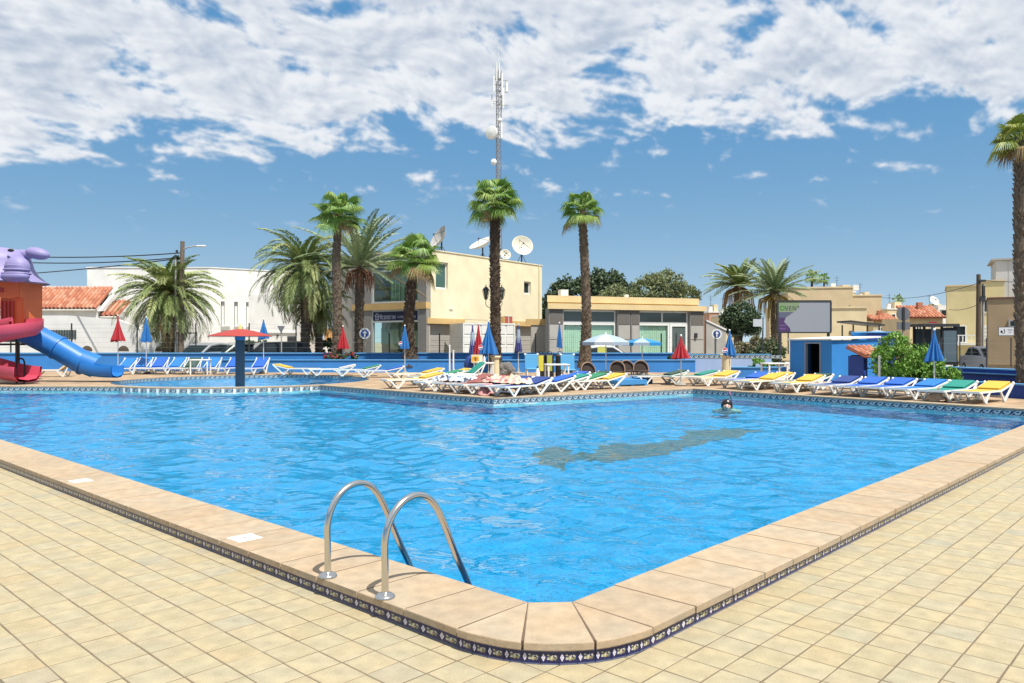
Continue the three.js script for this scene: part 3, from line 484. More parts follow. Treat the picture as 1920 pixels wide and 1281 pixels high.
// =====================================================================
// SUN LOUNGERS
// =====================================================================
const SL = { yellow: mat(0.72, 0.47, 0.055, 0.6, { map: T.fabric }), green: mat(0.03, 0.25, 0.12, 0.6, { map: T.fabric }), teal: mat(0.012, 0.27, 0.21, 0.6, { map: T.fabric }), blue: mat(0.015, 0.12, 0.52, 0.6, { map: T.fabric }), sky: mat(0.02, 0.20, 0.60, 0.6, { map: T.fabric }), navy: mat(0.018, 0.055, 0.25, 0.6, { map: T.fabric }), dark: mat(0.035, 0.09, 0.06, 0.65, { map: T.fabric }), white: mat(0.72, 0.72, 0.70, 0.5, { map: T.fabric }), red: mat(0.50, 0.02, 0.03, 0.6, { map: T.fabric }), pink: mat(0.66, 0.30, 0.28, 0.8, { map: T.fabric }), maroon: mat(0.30, 0.10, 0.09, 0.8, { map: T.fabric }) };
const protos = {};
function lounger(color, px, d, head, label, tilt = 0) {
  const key = color + tilt, g = 'plastic sun loungers round the pool';
  const jr = rng(Math.floor(px * 13 + d * 101)), turn = Math.atan2(head[1], head[0]) + (jr() - 0.5) * 0.16; d += (jr() - 0.5) * 0.2; px += (jr() - 0.5) * 3; const x = X(px, d);
  if (protos[key]) return copy(protos[key], x, DECK + 0.012, -d, turn, label, g);
  const t = thing('sun_lounger', label, 'sun lounger', x, DECK + 0.012, -d, turn, g); protos[key] = t;
  const hb = tilt ? 0.4 : 0.15, xb = tilt ? 0.8 : 0.96, seat = 0.26, w = 0.3;          // raised or low backrest
  const prof = [[-0.95, seat], [-0.5, seat - 0.012], [0.0, seat - 0.012], [0.27, seat], [lerp(0.27, xb, 0.5), seat + hb * 0.52], [xb, seat + hb]];
  const sh = []; for (const [a, b] of prof) sh.push([a, b + 0.02]); for (const [a, b] of prof.slice().reverse()) sh.push([a, b - 0.012]);
  obj('sling', prism(sh, 0.54).translate(0, 0, -0.27), SL[color], t);
  obj('cushion', rb(Math.hypot(xb - 0.27, hb) * 0.96, 0.035, 0.50, 0.016, (0.27 + xb) / 2, seat + hb * 0.5 + 0.045, 0, 0, 0, Math.atan2(hb, xb - 0.27)), SL[color], t);
  for (const s of [-1, 1]) {
    const z = s * w;
    obj('side_rail', [beam(V(-0.97, seat, z), V(0.3, seat, z), 0.03, 0.04), beam(V(0.28, seat, z), V(xb, seat + hb, z), 0.025, 0.035)], M.white, t);
    obj('foot_leg', [beam(V(-0.90, seat, z), V(-0.66, 0.02, z), 0.035, 0.042), beam(V(-0.40, seat, z), V(-0.62, 0.02, z), 0.035, 0.042), bx(0.1, 0.03, 0.05, -0.64, 0.015, z)], M.white, t);
    obj('head_leg', [beam(V(0.20, seat, z), V(0.42, 0.02, z), 0.035, 0.042), beam(V(xb - 0.06, seat + hb - 0.03, z * 1.05), V(0.46, 0.02, z), 0.035, 0.045), bx(0.1, 0.03, 0.05, 0.44, 0.015, z), ball(0.05, xb - 0.03, seat + hb + 0.005, z * 1.05, 1, 1, 0.7, 8)], M.white, t);
  }
  objs('cross_bar', [beam(V(-0.96, seat, -w), V(-0.96, seat, w), 0.04, 0.05), beam(V(0.44, 0.12, -w), V(0.44, 0.12, w), 0.025, 0.03), beam(V(-0.64, 0.12, -w), V(-0.64, 0.12, w), 0.025, 0.03)], M.white, t);
  return t;
}
{
  const H1 = [0.80, 0.6], H2 = [0.70, 0.714], H3 = [0.86, 0.5], UP = [0.12, 0.99], SIDE = [0.96, 0.25];
  const bc = (t, off = 1.35) => { const x = B[0] + t * 0.6 + off * 0.8, d = B[1] - t * 0.8 + off * 0.6; return [960 + FOCAL * x / d, d]; };
  const da = (t, off = 1.35) => { const x = A[0] - t * 0.715 + off * 0.7, d = A[1] + t * 0.70 + off * 0.714; return [960 + FOCAL * x / d, d]; };
  // along the right-hand edge
  lounger('yellow', ...bc(7.65), H1, 'yellow lounger nearest the right palm, last of the right-hand row');
  lounger('teal', ...bc(6.85), H1, 'sea-green lounger beside the last yellow one on the right');
  lounger('sky', ...bc(6.1), H1, 'light blue lounger under the closed blue parasol on the right');
  lounger('blue', ...bc(5.35), H1, 'blue lounger between the light blue one and the white shed pole');
  lounger('blue', ...bc(4.65), H1, 'blue lounger in front of the tiled shed doorway');
  lounger('navy', ...bc(3.85), H1, 'navy lounger in front of the sunny face of the blue hut');
  lounger('yellow', ...bc(2.72), H1, 'yellow lounger in front of the dark hut doorway');
  lounger('dark', ...bc(2.35, 2.3), H1, 'dark green lounger behind the yellow one by the hut door');
  lounger('yellow', ...bc(1.45), H1, 'yellow lounger left of the hut, nearest the swimmer');
  lounger('yellow', ...bc(1.1, 2.3), H1, 'yellow lounger half hidden behind others left of the hut');
  lounger('blue', ...bc(0.65, 1.7), H1, 'blue lounger wedged between yellow ones by the cream column');
  lounger('yellow', 1338, 25.6, H1, 'yellow lounger in front of the lilac wall with the shadow');
  lounger('teal', 1292, 26.4, SIDE, 'teal lounger right beside the red parasol pole');
  lounger('dark', 1235, 26.6, SIDE, 'dark green lounger left of the red parasol pole at the pool bend');
  // the corner by the wading pool
  lounger('yellow', ...da(4.95), H3, 'long yellow lounger nearest the wading pool, at the pool edge');
  lounger('white', ...da(3.4), H2, 'white lounger with a crumpled towel next to the long yellow one');
  lounger('maroon', ...da(2.55), H2, 'maroon-seated lounger right of the one with the crumpled towel');
  lounger('maroon', ...da(1.8), H2, 'maroon-seated lounger with the pink towel by its foot');
  lounger('navy', ...da(1.05), H2, 'navy lounger under the striped pink towel');
  lounger('navy', ...da(0.3), H2, 'navy lounger at the projecting corner of the deck');
  lounger('blue', 1018, 22.2, H3, 'blue lounger right of the projecting deck corner');
  lounger('teal', 1046, 23.0, H3, 'teal lounger behind the blue one near the deck corner');
  lounger('green', 1082, 23.6, H3, 'green lounger left of the bright yellow one by the blue pallets');
  lounger('yellow', 1116, 23.6, H3, 'bright yellow lounger in front of the low blue pallets');
  lounger('dark', 1092, 25.2, H3, 'dark green lounger behind the bright yellow one by the pallets');
  lounger('blue', 1052, 25.0, H3, 'blue lounger in second row behind the teal one');
  lounger('yellow', 782, 28.4, H3, 'yellow lounger in the back row right of the blue parasol');
  lounger('yellow', 832, 28.0, H3, 'yellow lounger in the back row beside the thin white post');
  lounger('green', 816, 26.2, H3, 'green lounger between the two rows of yellow ones');
  lounger('teal', 868, 27.6, H3, 'teal lounger with raised back near the red parasol', 1);
  // behind the wading pool
  lounger('blue', 712, 31.5, SIDE, 'blue lounger left of the short leaning palm');
  lounger('green', 668, 32.6, SIDE, 'green and white lounger right of the red parasol by the flower bed');
  lounger('white', 622, 33.2, SIDE, 'plain white lounger behind the round wading pool');
  lounger('yellow', 556, 33.9, [-0.96, 0.25], 'yellow lounger facing right behind the wading pool');
  lounger('blue', 476, 34.6, UP, 'blue lounger with raised back just right of the mushroom pillar', 1);
  lounger('blue', 428, 34.8, UP, 'blue lounger with raised back just left of the mushroom pillar', 1);
  const pos = ['fifth', 'fourth', 'third', 'second', 'first']; [386, 352, 318, 286, 254].forEach((p, i) => lounger(i === 1 ? 'dark' : i % 2 ? 'blue' : 'sky', p, 34.9, UP, `raised-back lounger behind the wading pool, ${pos[i]} from the blue slide mouth`, 1));
  lounger('sky', 224, 33.8, UP, 'raised-back lounger partly behind the mouth of the blue slide', 1);
  lounger('yellow', 100, 32.0, SIDE, 'lounger with yellow back seen under the blue tube slide', 1);
}
// towels, bags and the like lying on the loungers
{
  const cloth = (name, label, px, d, y, w, l, m, turn, seed, hgt = 0.12, cat = 'towel') => {
    const g = new THREE.PlaneGeometry(w, l, 22, 26); g.rotateX(-Math.PI / 2); const p = g.attributes.position, N = (i, o) => 0.5 + 0.9 * fbm(p.getX(i) * 5 + seed * 7 + o, p.getZ(i) * 5 + seed, 3);
    for (let i = 0; i < p.count; i++) { const e = Math.max(Math.abs(p.getX(i)) / (w / 2), Math.abs(p.getZ(i)) / (l / 2)); p.setY(i, Math.max(0, N(i, 0)) * hgt * (1 - 0.75 * e * e * e)); p.setX(i, p.getX(i) + 0.05 * N(i, 30)); p.setZ(i, p.getZ(i) + 0.05 * N(i, 60)); }
    g.computeVertexNormals(); const t = raw(g), b = t.clone(); b.translate(0, -0.008, 0);
    const o = obj(name, [t, b], m); o.position.set(X(px, d), y, -d); o.rotation.y = turn; return tag(o, label, cat);
  };
  const str = mat(1, 1, 1, 0.85, { map: canvasTex(64, 64, (c) => { c.fillStyle = '#d8a9a0'; c.fillRect(0, 0, 64, 64); c.fillStyle = '#d9cf9a'; for (let i = 0; i < 4; i++) c.fillRect(0, i * 16, 64, 6); c.fillStyle = '#b9626a'; for (let i = 0; i < 4; i++) c.fillRect(0, i * 16 + 9, 64, 2); }) });
  const bw = mat(1, 1, 1, 0.85, { map: canvasTex(64, 64, (c) => { c.fillStyle = '#d5d8d8'; c.fillRect(0, 0, 64, 64); const r = rng(3); for (let i = 0; i < 40; i++) { c.fillStyle = ['#5d7290', '#eceae4', '#39455a'][i % 3]; c.fillRect(r() * 64, r() * 64, 4 + r() * 12, 3 + r() * 5); } }) });
  cloth('towel', 'crumpled white and blue patterned towel heaped on the white lounger', 852, 22.6, 0.39, 0.8, 1.3, bw, 0.8, 1, 0.3);
  cloth('towel', 'striped pink and yellow towel spread over the navy lounger', 946, 21.6, 0.39, 0.75, 1.5, str, 0.8, 2, 0.28);
  cloth('beach_bag', 'soft pink bag slumped on the deck by the pool corner', 912, 20.9, DECK, 0.55, 0.5, SL.pink, 0.3, 3, 0.34, 'bag');
  cloth('towel', 'white towel draped over the navy lounger at the deck corner', 985, 21.4, 0.39, 0.7, 0.9, SL.white, 0.8, 4, 0.16);
  cloth('towel', 'dark red towel draped over the maroon lounger', 884, 22.2, 0.39, 0.65, 1.3, SL.maroon, 0.8, 6, 0.1);
  cloth('bag', 'brown bag tucked under the lounger beneath the right blue parasol', 1757, 18.6, DECK, 0.45, 0.4, mat(0.42, 0.29, 0.2, 0.9, { map: T.fabric }), 0.5, 8, 0.36, 'bag');
}
// =====================================================================
// PARASOLS
// =====================================================================
const emblem = canvasTex(64, 64, (c) => { c.fillStyle = '#f2f2f2'; c.fillRect(0, 0, 64, 64); c.fillStyle = '#c8202e'; c.beginPath(); c.moveTo(4, 30); c.arc(32, 32, 28, Math.PI, 0); c.quadraticCurveTo(40, 20, 30, 28); c.quadraticCurveTo(16, 36, 4, 30); c.fill(); c.fillStyle = '#123a92'; c.beginPath(); c.arc(32, 32, 28, 0.1, Math.PI - 0.3); c.quadraticCurveTo(30, 48, 40, 40); c.quadraticCurveTo(50, 32, 60, 36); c.fill(); });
const MU = { blue: mat(0.018, 0.19, 0.55, 0.65, { map: T.fabric, transmission: 0.15 }), red: mat(0.50, 0.018, 0.03, 0.65, { map: T.fabric, transmission: 0.15 }), pale: mat(0.40, 0.52, 0.66, 0.7, { map: T.fabric, transmission: 0.15 }), navy: mat(0.06, 0.07, 0.24, 0.7, { map: T.fabric }), emblem: mat(1, 1, 1, 0.6, { map: emblem }), pole: mat(0.66, 0.66, 0.66, 0.35, { metalness: 0.4 }) };
function closedParasol(color, px, d, tipY, hemY, halfW, label, o = {}) {
  const x = X(px, d), tip = Y(tipY, d), hem = Y(hemY, d), h = tip - hem, y0 = o.base ?? DECK, t = thing('closed_parasol', label, 'parasol', x, y0, -d, o.turn ?? 0, 'closed parasols on the terrace');
  const Rr = halfW / FOCAL * d, r = rng(Math.floor(px) + 3), ph = r() * 6;
  obj('pole', cyl(0.02, 0.02, tip - y0 - 0.03, 0, 0, 0, 8), MU.pole, t);
  const nu = 64, nv = 22, pos = [], ix = [], uv = [];
  for (let j = 0; j <= nv; j++) for (let i = 0; i <= nu; i++) {
    const v = j / nv, th = i / nu * 2 * Math.PI, fold = Math.cos(8 * th + 0.6 * Math.sin(3 * th + ph)), prof = 0.03 + Rr * Math.pow(v, o.tight ?? 1.15) * (v > 0.88 ? 1 - (v - 0.88) * 0.7 : 1);
    const rr = prof * (0.8 + 0.26 * fold * Math.min(1, v * 2)) * (1 + 0.12 * Math.sin(2 * th + ph) * v), ragged = (v === 1 ? 0.05 * h * (0.5 + 0.5 * Math.cos(8 * th + 1 + ph) + 0.6 * Math.sin(th + ph)) : 0);
    pos.push(rr * Math.cos(th), (tip - y0) - v * h + ragged + 0.0, rr * Math.sin(th)); uv.push(th * 0.2, v * h); }
  for (let j = 0; j < nv; j++) for (let i = 0; i < nu; i++) { const a = j * (nu + 1) + i; ix.push(a, a + nu + 1, a + 1, a + 1, a + nu + 1, a + nu + 2); }
  const g = new THREE.BufferGeometry(); g.setAttribute('position', new THREE.Float32BufferAttribute(pos, 3)); g.setAttribute('uv', new THREE.Float32BufferAttribute(uv, 2)); g.setIndex(ix); g.computeVertexNormals();
  const cv = mesh('canopy', g, MU[color], t);
  obj('tip', ball(0.035, 0, tip - y0 + 0.02, 0, 1, 1.2, 1, 10), M.white, t);
  if (o.emblem) { const e = mesh('emblem', new THREE.CircleGeometry(0.1, 24), MU.emblem, cv), a = -0.9; e.position.set(Rr * 1.06 * Math.sin(a), hem - y0 + h * 0.24, Rr * 1.06 * Math.cos(a)); e.rotation.set(-0.15, a * 0.55, 0, 'YXZ'); }
  if (o.band) obj('white_band', lathe([[Rr * 0.62, 0], [Rr * 0.6, 0.3], [Rr * 0.5, 0.6]], 20).translate(0, hem - y0 + h * 0.35, 0), MU.pale, cv);
  if (!o.planted) obj('base', lathe([[0, 0], [0.2, 0], [0.2, 0.06], [0.05, 0.12], [0.03, 0.3], [0, 0.3]], 16), M.concrete, t);
  return t;
}
closedParasol('red', 221, 35.2, 592, 640, 13, 'closed red parasol left of the closed blue one, in front of the white house', { tight: 1.5 });
closedParasol('blue', 274, 35.0, 595, 641, 9, 'closed blue parasol in front of the white house and date palm');
closedParasol('blue', 494, 35.2, 599, 636, 9, 'closed blue parasol half behind the red mushroom cap');
closedParasol('red', 643, 36.9, 612, 655, 10, 'closed red parasol in front of the thick palm trunk', { base: 0.6, planted: true });
closedParasol('blue', 759, 34.5, 611, 654, 9, 'closed blue parasol left of the short leaning palm', { emblem: true });
closedParasol('navy', 886, 34.8, 609, 668, 7, 'closed faded navy parasol behind the tall red one', { band: true });
closedParasol('red', 897, 31.5, 608, 673, 12, 'tall closed red parasol left of the central palm', { tight: 1.3 });
closedParasol('blue', 916, 30.2, 603, 666, 17, 'big closed blue parasol touching the central palm trunk', { emblem: true, tight: 1.3 });
closedParasol('navy', 972, 34.5, 609, 661, 6, 'closed navy and white parasol in front of the grey garage door', { band: true });
closedParasol('blue', 1049, 34.0, 606, 652, 5, 'slim closed blue parasol at the left end of the low shop');
closedParasol('red', 1277, 25.4, 630, 673, 16, 'closed red parasol standing at the bend of the far pool edge', { tight: 1.4 });
closedParasol('blue', 1368, 29.5, 620, 668, 13, 'closed blue parasol beside the cream column left of the hut', { emblem: true, tight: 1.3 });
closedParasol('blue', 1752, 20.8, 619, 678, 15, 'closed blue parasol in front of the bright green bush on the right', { tight: 1.4 });
function openParasol(px, d, topY, edgeY, halfW, m1, m2, label) {
  const x = X(px, d), top = Y(topY, d), ed = Y(edgeY, d), Rr = halfW / FOCAL * d, t = thing('open_parasol', label, 'parasol', x, DECK, -d, 0.2, 'open parasols by the long blue wall');
  obj('pole', cyl(0.022, 0.022, top - DECK, 0, 0, 0, 8), MU.pole, t);
  for (let k = 0; k < 8; k++) { const a = k / 8 * 2 * Math.PI, b = (k + 1) / 8 * 2 * Math.PI, P = []; for (let j = 0; j < 6; j++) { const s0 = j / 6, s1 = (j + 1) / 6, pt = (s, th, mid) => V(Rr * s * Math.cos(th) * mid, (top - DECK) - (top - ed) * (0.35 * s + 0.65 * s * s), Rr * s * Math.sin(th) * mid); const q = [pt(s0, a, 1), pt(s1, a, 1), pt(s1, b, 1), pt(s0, b, 1)]; P.push(q[0], q[1], q[2], q[0], q[2], q[3]); }
    const va = [pA(a), pA(b)]; function pA(th) { return V(Rr * Math.cos(th), ed - DECK, Rr * Math.sin(th)); } const lo = va.map((v) => v.clone().add(V(0, -0.13, 0))); P.push(va[0], lo[0], lo[1], va[0], lo[1], va[1]);
    const g = new THREE.BufferGeometry().setFromPoints(P); g.computeVertexNormals(); g.setAttribute('uv', new THREE.BufferAttribute(new Float32Array(P.length * 2), 2)); obj('canopy_panel', g, k % 2 ? m1 : m2, t);
    obj('rib', bar(V(0, top - DECK - 0.06, 0), V(Rr * 0.97 * Math.cos(a), ed - DECK - 0.02, Rr * 0.97 * Math.sin(a)), 0.008, 0.008, 5), MU.pole, t); }
  obj('tip', ball(0.035, 0, top - DECK + 0.02, 0, 1, 1.5, 1, 8), M.white, t); obj('base', lathe([[0, 0], [0.22, 0], [0.22, 0.07], [0.05, 0.12], [0.03, 0.3], [0, 0.3]], 16), M.concrete, t);
}
openParasol(1136, 31.5, 626, 641, 46, MU.pale, mat(0.55, 0.62, 0.70, 0.7, { map: T.fabric, transmission: 0.15 }), 'open pale blue-grey parasol beside the second tall palm');
openParasol(1204, 33.5, 634, 642, 38, mat(0.02, 0.26, 0.62, 0.7, { map: T.fabric }), MU.pale, 'open parasol with bright blue and white panels in front of the shop window');

// =====================================================================
// PALMS, TREES, SHRUBS
// =====================================================================
const ML = { fan: [mat(0.19, 0.34, 0.055, 0.5, { transmission: 0.35 }), mat(0.30, 0.42, 0.085, 0.5, { transmission: 0.35 })], dry: mat(0.34, 0.24, 0.11, 0.8, { transmission: 0.15 }), date: [mat(0.175, 0.235, 0.065, 0.6, { transmission: 0.15 }), mat(0.32, 0.36, 0.13, 0.6, { transmission: 0.15 })], greyDate: [mat(0.16, 0.225, 0.10, 0.6, { transmission: 0.15 }), mat(0.28, 0.335, 0.165, 0.6, { transmission: 0.15 })], gold: mat(0.36, 0.24, 0.05, 0.7), skirt: mat(0.24, 0.12, 0.07, 0.85), bark: mat(0.13, 0.095, 0.07, 0.95, { map: T.bark }), bark2: mat(0.26, 0.205, 0.155, 0.95, { map: T.bark }), scar: mat(0.34, 0.28, 0.22, 0.9, { map: T.bark }) };
function fromTris(P) { const g = new THREE.BufferGeometry(); g.setAttribute('position', new THREE.BufferAttribute(new Float32Array(P), 3)); g.computeVertexNormals(); g.setAttribute('uv', new THREE.BufferAttribute(new Float32Array(P.length / 3 * 2), 2)); return g; }
// a trunk swept along a curve, set with the stubs of old leaves
function palmTrunk(t, pts, r0, r1, flare, seed, stub, mBark, mStub) {
  const wob = rng(seed + 500); for (let i = 1; i + 1 < pts.length; i++) pts[i].add(V((wob() - 0.5) * 0.22, 0, (wob() - 0.5) * 0.2));
  const c = new THREE.CatmullRomCurve3(pts), n = 40, m = 14, pos = [], ix = [], r = rng(seed), rad = (v) => lerp(r0, r1, Math.pow(v, 0.8)) + flare * Math.exp(-v * 12);
  for (let i = 0; i <= n; i++) { const p = c.getPoint(i / n), q = rad(i / n) * (1 + 0.05 * Math.sin(i * 2.7)); for (let j = 0; j <= m; j++) { const a = j / m * 2 * Math.PI, k = q * (1 + 0.08 * (r() - 0.5)) * (j === m ? 1 : 1); pos.push(p.x + k * Math.cos(a), p.y, p.z + k * Math.sin(a)); } }
  for (let i = 0; i <= n; i++) { const o = i * (m + 1) * 3, e = o + m * 3; pos[e] = pos[o]; pos[e + 1] = pos[o + 1]; pos[e + 2] = pos[o + 2]; }
  for (let i = 0; i < n; i++) for (let j = 0; j < m; j++) { const a = i * (m + 1) + j; ix.push(a, a + m + 1, a + 1, a + 1, a + m + 1, a + m + 2); }
  const g = new THREE.BufferGeometry(); g.setAttribute('position', new THREE.Float32BufferAttribute(pos, 3)); g.setIndex(ix); g.computeVertexNormals(); const q = g.toNonIndexed(); q.setAttribute('uv', new THREE.BufferAttribute(new Float32Array(q.attributes.position.count * 2), 2));
  const tr = obj('trunk', q, mBark, t);
  const S = [[], []], len = c.getLength(), rows = Math.floor(len / stub.pitch), per = Math.max(6, Math.round(2 * Math.PI * r0 / stub.w));
  for (let i = 0; i < rows; i++) for (let j = 0; j < per; j++) {
    const v = (i + r() * 0.5) / rows, a = (j + (i % 2) * 0.5 + (r() - 0.5) * 0.35) / per * 2 * Math.PI, p = c.getPoint(v), k = rad(v) * 0.97; if (r() < stub.skip * (1 - v * 0.5)) continue;
    const L = stub.l * (0.6 + 0.8 * r()) * (0.7 + 0.5 * v), w = stub.w * 0.42 * (0.7 + 0.5 * r()), out = stub.out * (0.5 + r()), ca = Math.cos(a), sa = Math.sin(a);
    const P = (rr, ww, y) => [p.x + rr * ca - ww * sa, p.y + y, p.z + rr * sa + ww * ca], A0 = P(k - 0.01, -w, 0), B0 = P(k - 0.01, w, 0), A1 = P(k + out, -w * 0.55, L), B1 = P(k + out, w * 0.55, L), A2 = P(k - 0.01, -w * 0.5, L * 0.8), B2 = P(k - 0.01, w * 0.5, L * 0.8);
    S[r() < stub.pale ? 1 : 0].push(...A0, ...B0, ...B1, ...A0, ...B1, ...A1, ...A1, ...B1, ...B2, ...A1, ...B2, ...A2, ...A0, ...A1, ...A2, ...B0, ...B2, ...B1);
  }
  const lb = mesh('leaf_bases', mergeGeometries(S.map(fromTris), true), [mBark, mStub], tr); lb.userData.kind = 'stuff'; return c;
}
function fanPalm(label, px, d, baseY, crownY, o) {
  // crownY: the height of the crown's heart; o: R crown radius, r0/r1 trunk radii, lean in metres
  const y0 = baseY, t = thing('fan_palm', label, 'palm tree', X(px, d), y0, -d, 0), h = crownY - y0, r = rng(o.seed), lean = o.lean ?? 0;
  palmTrunk(t, [V(0, -0.2, 0), V(-lean * 0.05, h * 0.3, 0), V(lean * 0.45, h * 0.68, 0.05), V(lean, h - o.R * 0.1, 0)], o.r0, o.r1, o.flare ?? 0.12, o.seed, { pitch: o.pitch ?? 0.11, w: o.sw ?? 0.13, l: o.sl ?? 0.15, out: o.out ?? 0.045, skip: o.skip ?? 0.12, pale: o.pale ?? 0.16 }, o.bark ?? ML.bark, o.scar ?? ML.scar);
  const P = [[], [], []], n = o.n ?? 34, R = o.R, heart = V(lean, h - R * 0.05, 0), stems = [];
  for (let k = 0; k < n; k++) {
    const q = (k + 0.5) / n, az = k * 2.39996 + (r() - 0.5) * 0.5, el = lerp(1.4, o.low ?? -0.75, Math.pow(q, 0.8)) + (r() - 0.5) * 0.45 + (o.tuft ? o.tuft * Math.cos(az - (o.tuftAz ?? 0)) : 0);
    const dir = V(Math.cos(el) * Math.cos(az), Math.sin(el), Math.cos(el) * Math.sin(az)), pl = R * (0.32 + 0.36 * r()), hinge = heart.clone().addScaledVector(dir, pl).add(V(0, -0.05 * R * q, 0));
    const side = V(-Math.sin(az), 0, Math.cos(az)), up = side.clone().cross(dir).normalize(); if (up.y < 0) up.negate();
    stems.push(bar(heart, hinge, 0.022, 0.012, 4));
    const bl = R * (0.48 + 0.24 * r()), ns = 27, dry = q > (o.dryFrom ?? 0.955), arr = P[dry ? 2 : r() < 0.45 ? 1 : 0], droop = 0.5 + 0.95 * r() + (dry ? 0.5 : 0);
    for (let s = 0; s < ns; s++) {
      const f = (s / (ns - 1) - 0.5) * 3.1, ln = bl * (0.62 + 0.38 * Math.cos(f * 0.6)) * (0.9 + 0.2 * r()), v = dir.clone().multiplyScalar(Math.cos(f)).addScaledVector(side, Math.sin(f)), nr = side.clone().multiplyScalar(Math.cos(f)).addScaledVector(dir, -Math.sin(f));
      const wd2 = bl * 0.034, m1 = hinge.clone().addScaledVector(v, ln * 0.46).addScaledVector(up, -ln * 0.05 * Math.abs(f)), tip = hinge.clone().addScaledVector(v, ln * (1 - 0.15 * droop)).add(V(0, -ln * 0.42 * droop, 0)).addScaledVector(up, -ln * 0.08 * Math.abs(f));
      const a = m1.clone().addScaledVector(nr, wd2).addScaledVector(up, 0.012), b = m1.clone().addScaledVector(nr, -wd2).addScaledVector(up, 0.012), c = m1.clone().addScaledVector(up, -0.012);
      arr.push(...hinge.toArray(), ...a.toArray(), ...c.toArray(), ...hinge.toArray(), ...c.toArray(), ...b.toArray(), ...a.toArray(), ...tip.toArray(), ...c.toArray(), ...c.toArray(), ...tip.toArray(), ...b.toArray());
    }
  }
  const crown = mesh('crown', mergeGeometries(P.filter((a) => a.length).map(fromTris), true), [(o.mats ?? ML.fan)[0], (o.mats ?? ML.fan)[1], ML.dry].filter((_, i) => P[i].length), t);
  obj('leaf_stems', stems, ML.fan[1], crown); return t;
}
function datePalm(label, px, d, baseY, crownY, o) {
  const t = thing('date_palm', label, 'palm tree', X(px, d), baseY, -d, 0), h = crownY - baseY, r = rng(o.seed), lean = o.lean ?? 0, heart = V(lean, h, 0), mats = o.mats ?? ML.date;
  palmTrunk(t, [V(0, -0.2, 0), V(lean * 0.3, h * 0.5, 0), V(lean, h, 0)], o.r0, o.r1 ?? o.r0, 0.1, o.seed, { pitch: 0.13, w: 0.17, l: 0.16, out: 0.06, skip: 0.05, pale: 0.3 }, ML.bark2, ML.scar);
  const P = [[], [], []], n = o.n ?? 58, stems = [];
  for (let k = 0; k < n; k++) {
    const q = (k + 0.5) / n, az = k * 2.39996 + (r() - 0.5) * 0.6, el = lerp(1.45, o.low ?? -0.55, Math.pow(q, o.pow ?? 0.75)) + (r() - 0.5) * 0.2, L = o.L * (0.85 + 0.3 * r()) * (q < 0.12 ? 0.85 : 1), g = (o.g ?? 0.9) * (0.7 + 0.6 * r());
    let e = el; const ns = 15, rach = [heart.clone()], wind = o.wind ?? 0;
    const dirs = []; for (let s = 0; s < ns; s++) { const st = L / ns; const dv = V(Math.cos(e) * Math.cos(az) + wind * s / ns, Math.sin(e), Math.cos(e) * Math.sin(az)).normalize(); dirs.push(dv); rach.push(rach[s].clone().addScaledVector(dv, st)); e -= g * st / L * (0.5 + 1.3 * s / ns); }
    const side = V(-Math.sin(az), 0, Math.cos(az));
    for (let s = 0; s < ns; s += 5) stems.push(bar(rach[s], rach[Math.min(ns, s + 5)], 0.03 * (1 - s / ns) + 0.006, 0.03 * (1 - (s + 5) / ns) + 0.006, 4));
    const dry = q > (o.dryFrom ?? 0.94), arr = P[dry ? 2 : r() < 0.4 ? 1 : 0], nl = 40;
    for (let i = 0; i < nl; i++) for (const sd of [-1, 1]) {
      const u = 0.1 + 0.9 * (i + r() * 0.5) / nl, s = Math.min(ns - 1, Math.floor(u * ns)), p = rach[s].clone().lerp(rach[s + 1], u * ns - s), dv = dirs[s], up = side.clone().cross(dv); if (up.y < 0) up.negate();
      const ll = o.leaf * (0.45 + 0.75 * Math.sin(Math.PI * Math.min(1, u * 0.93 + 0.1))) * (0.85 + 0.3 * r()), fw = 0.75 + 0.4 * u + (r() - 0.5) * 0.2, dir = dv.clone().multiplyScalar(fw).addScaledVector(side, sd * 0.85).addScaledVector(up, 0.28 + (r() - 0.5) * 0.16).normalize();
      const tip = p.clone().addScaledVector(dir, ll).add(V(0, -ll * (0.18 + 0.2 * r()), 0)), mid = p.clone().addScaledVector(dir, ll * 0.5), w = dv.clone().multiplyScalar(0.036 + 0.016 * r()).add(V(0, 0.006, 0));
      const a = mid.clone().add(w), b = mid.clone().sub(w); arr.push(...p.toArray(), ...a.toArray(), ...b.toArray(), ...a.toArray(), ...tip.toArray(), ...b.toArray());
    }
  }
  const cr = mesh('crown', mergeGeometries(P.filter((a) => a.length).map(fromTris), true), [mats[0], mats[1], ML.dry].filter((_, i) => P[i].length), t);
  obj('leaf_stems', stems, mats[1], cr);
  if (o.fruit) { const F = []; for (let k = 0; k < o.fruit; k++) { const az = r() * 6.28, el = 0.9 - r() * 1.2, p = heart.clone(), q2 = heart.clone().add(V(Math.cos(az) * Math.cos(el), Math.sin(el), Math.sin(az) * Math.cos(el)).multiplyScalar(o.L * (0.16 + 0.12 * r()))); F.push(bar(p, q2, 0.03, 0.05, 5)); for (let i = 0; i < 10; i++) F.push(bar(q2, q2.clone().add(V((r() - 0.5) * 0.4, -0.15 - r() * 0.45, (r() - 0.5) * 0.4)), 0.014, 0.02, 4)); } obj('fruit_stalks', F, ML.gold, t); }
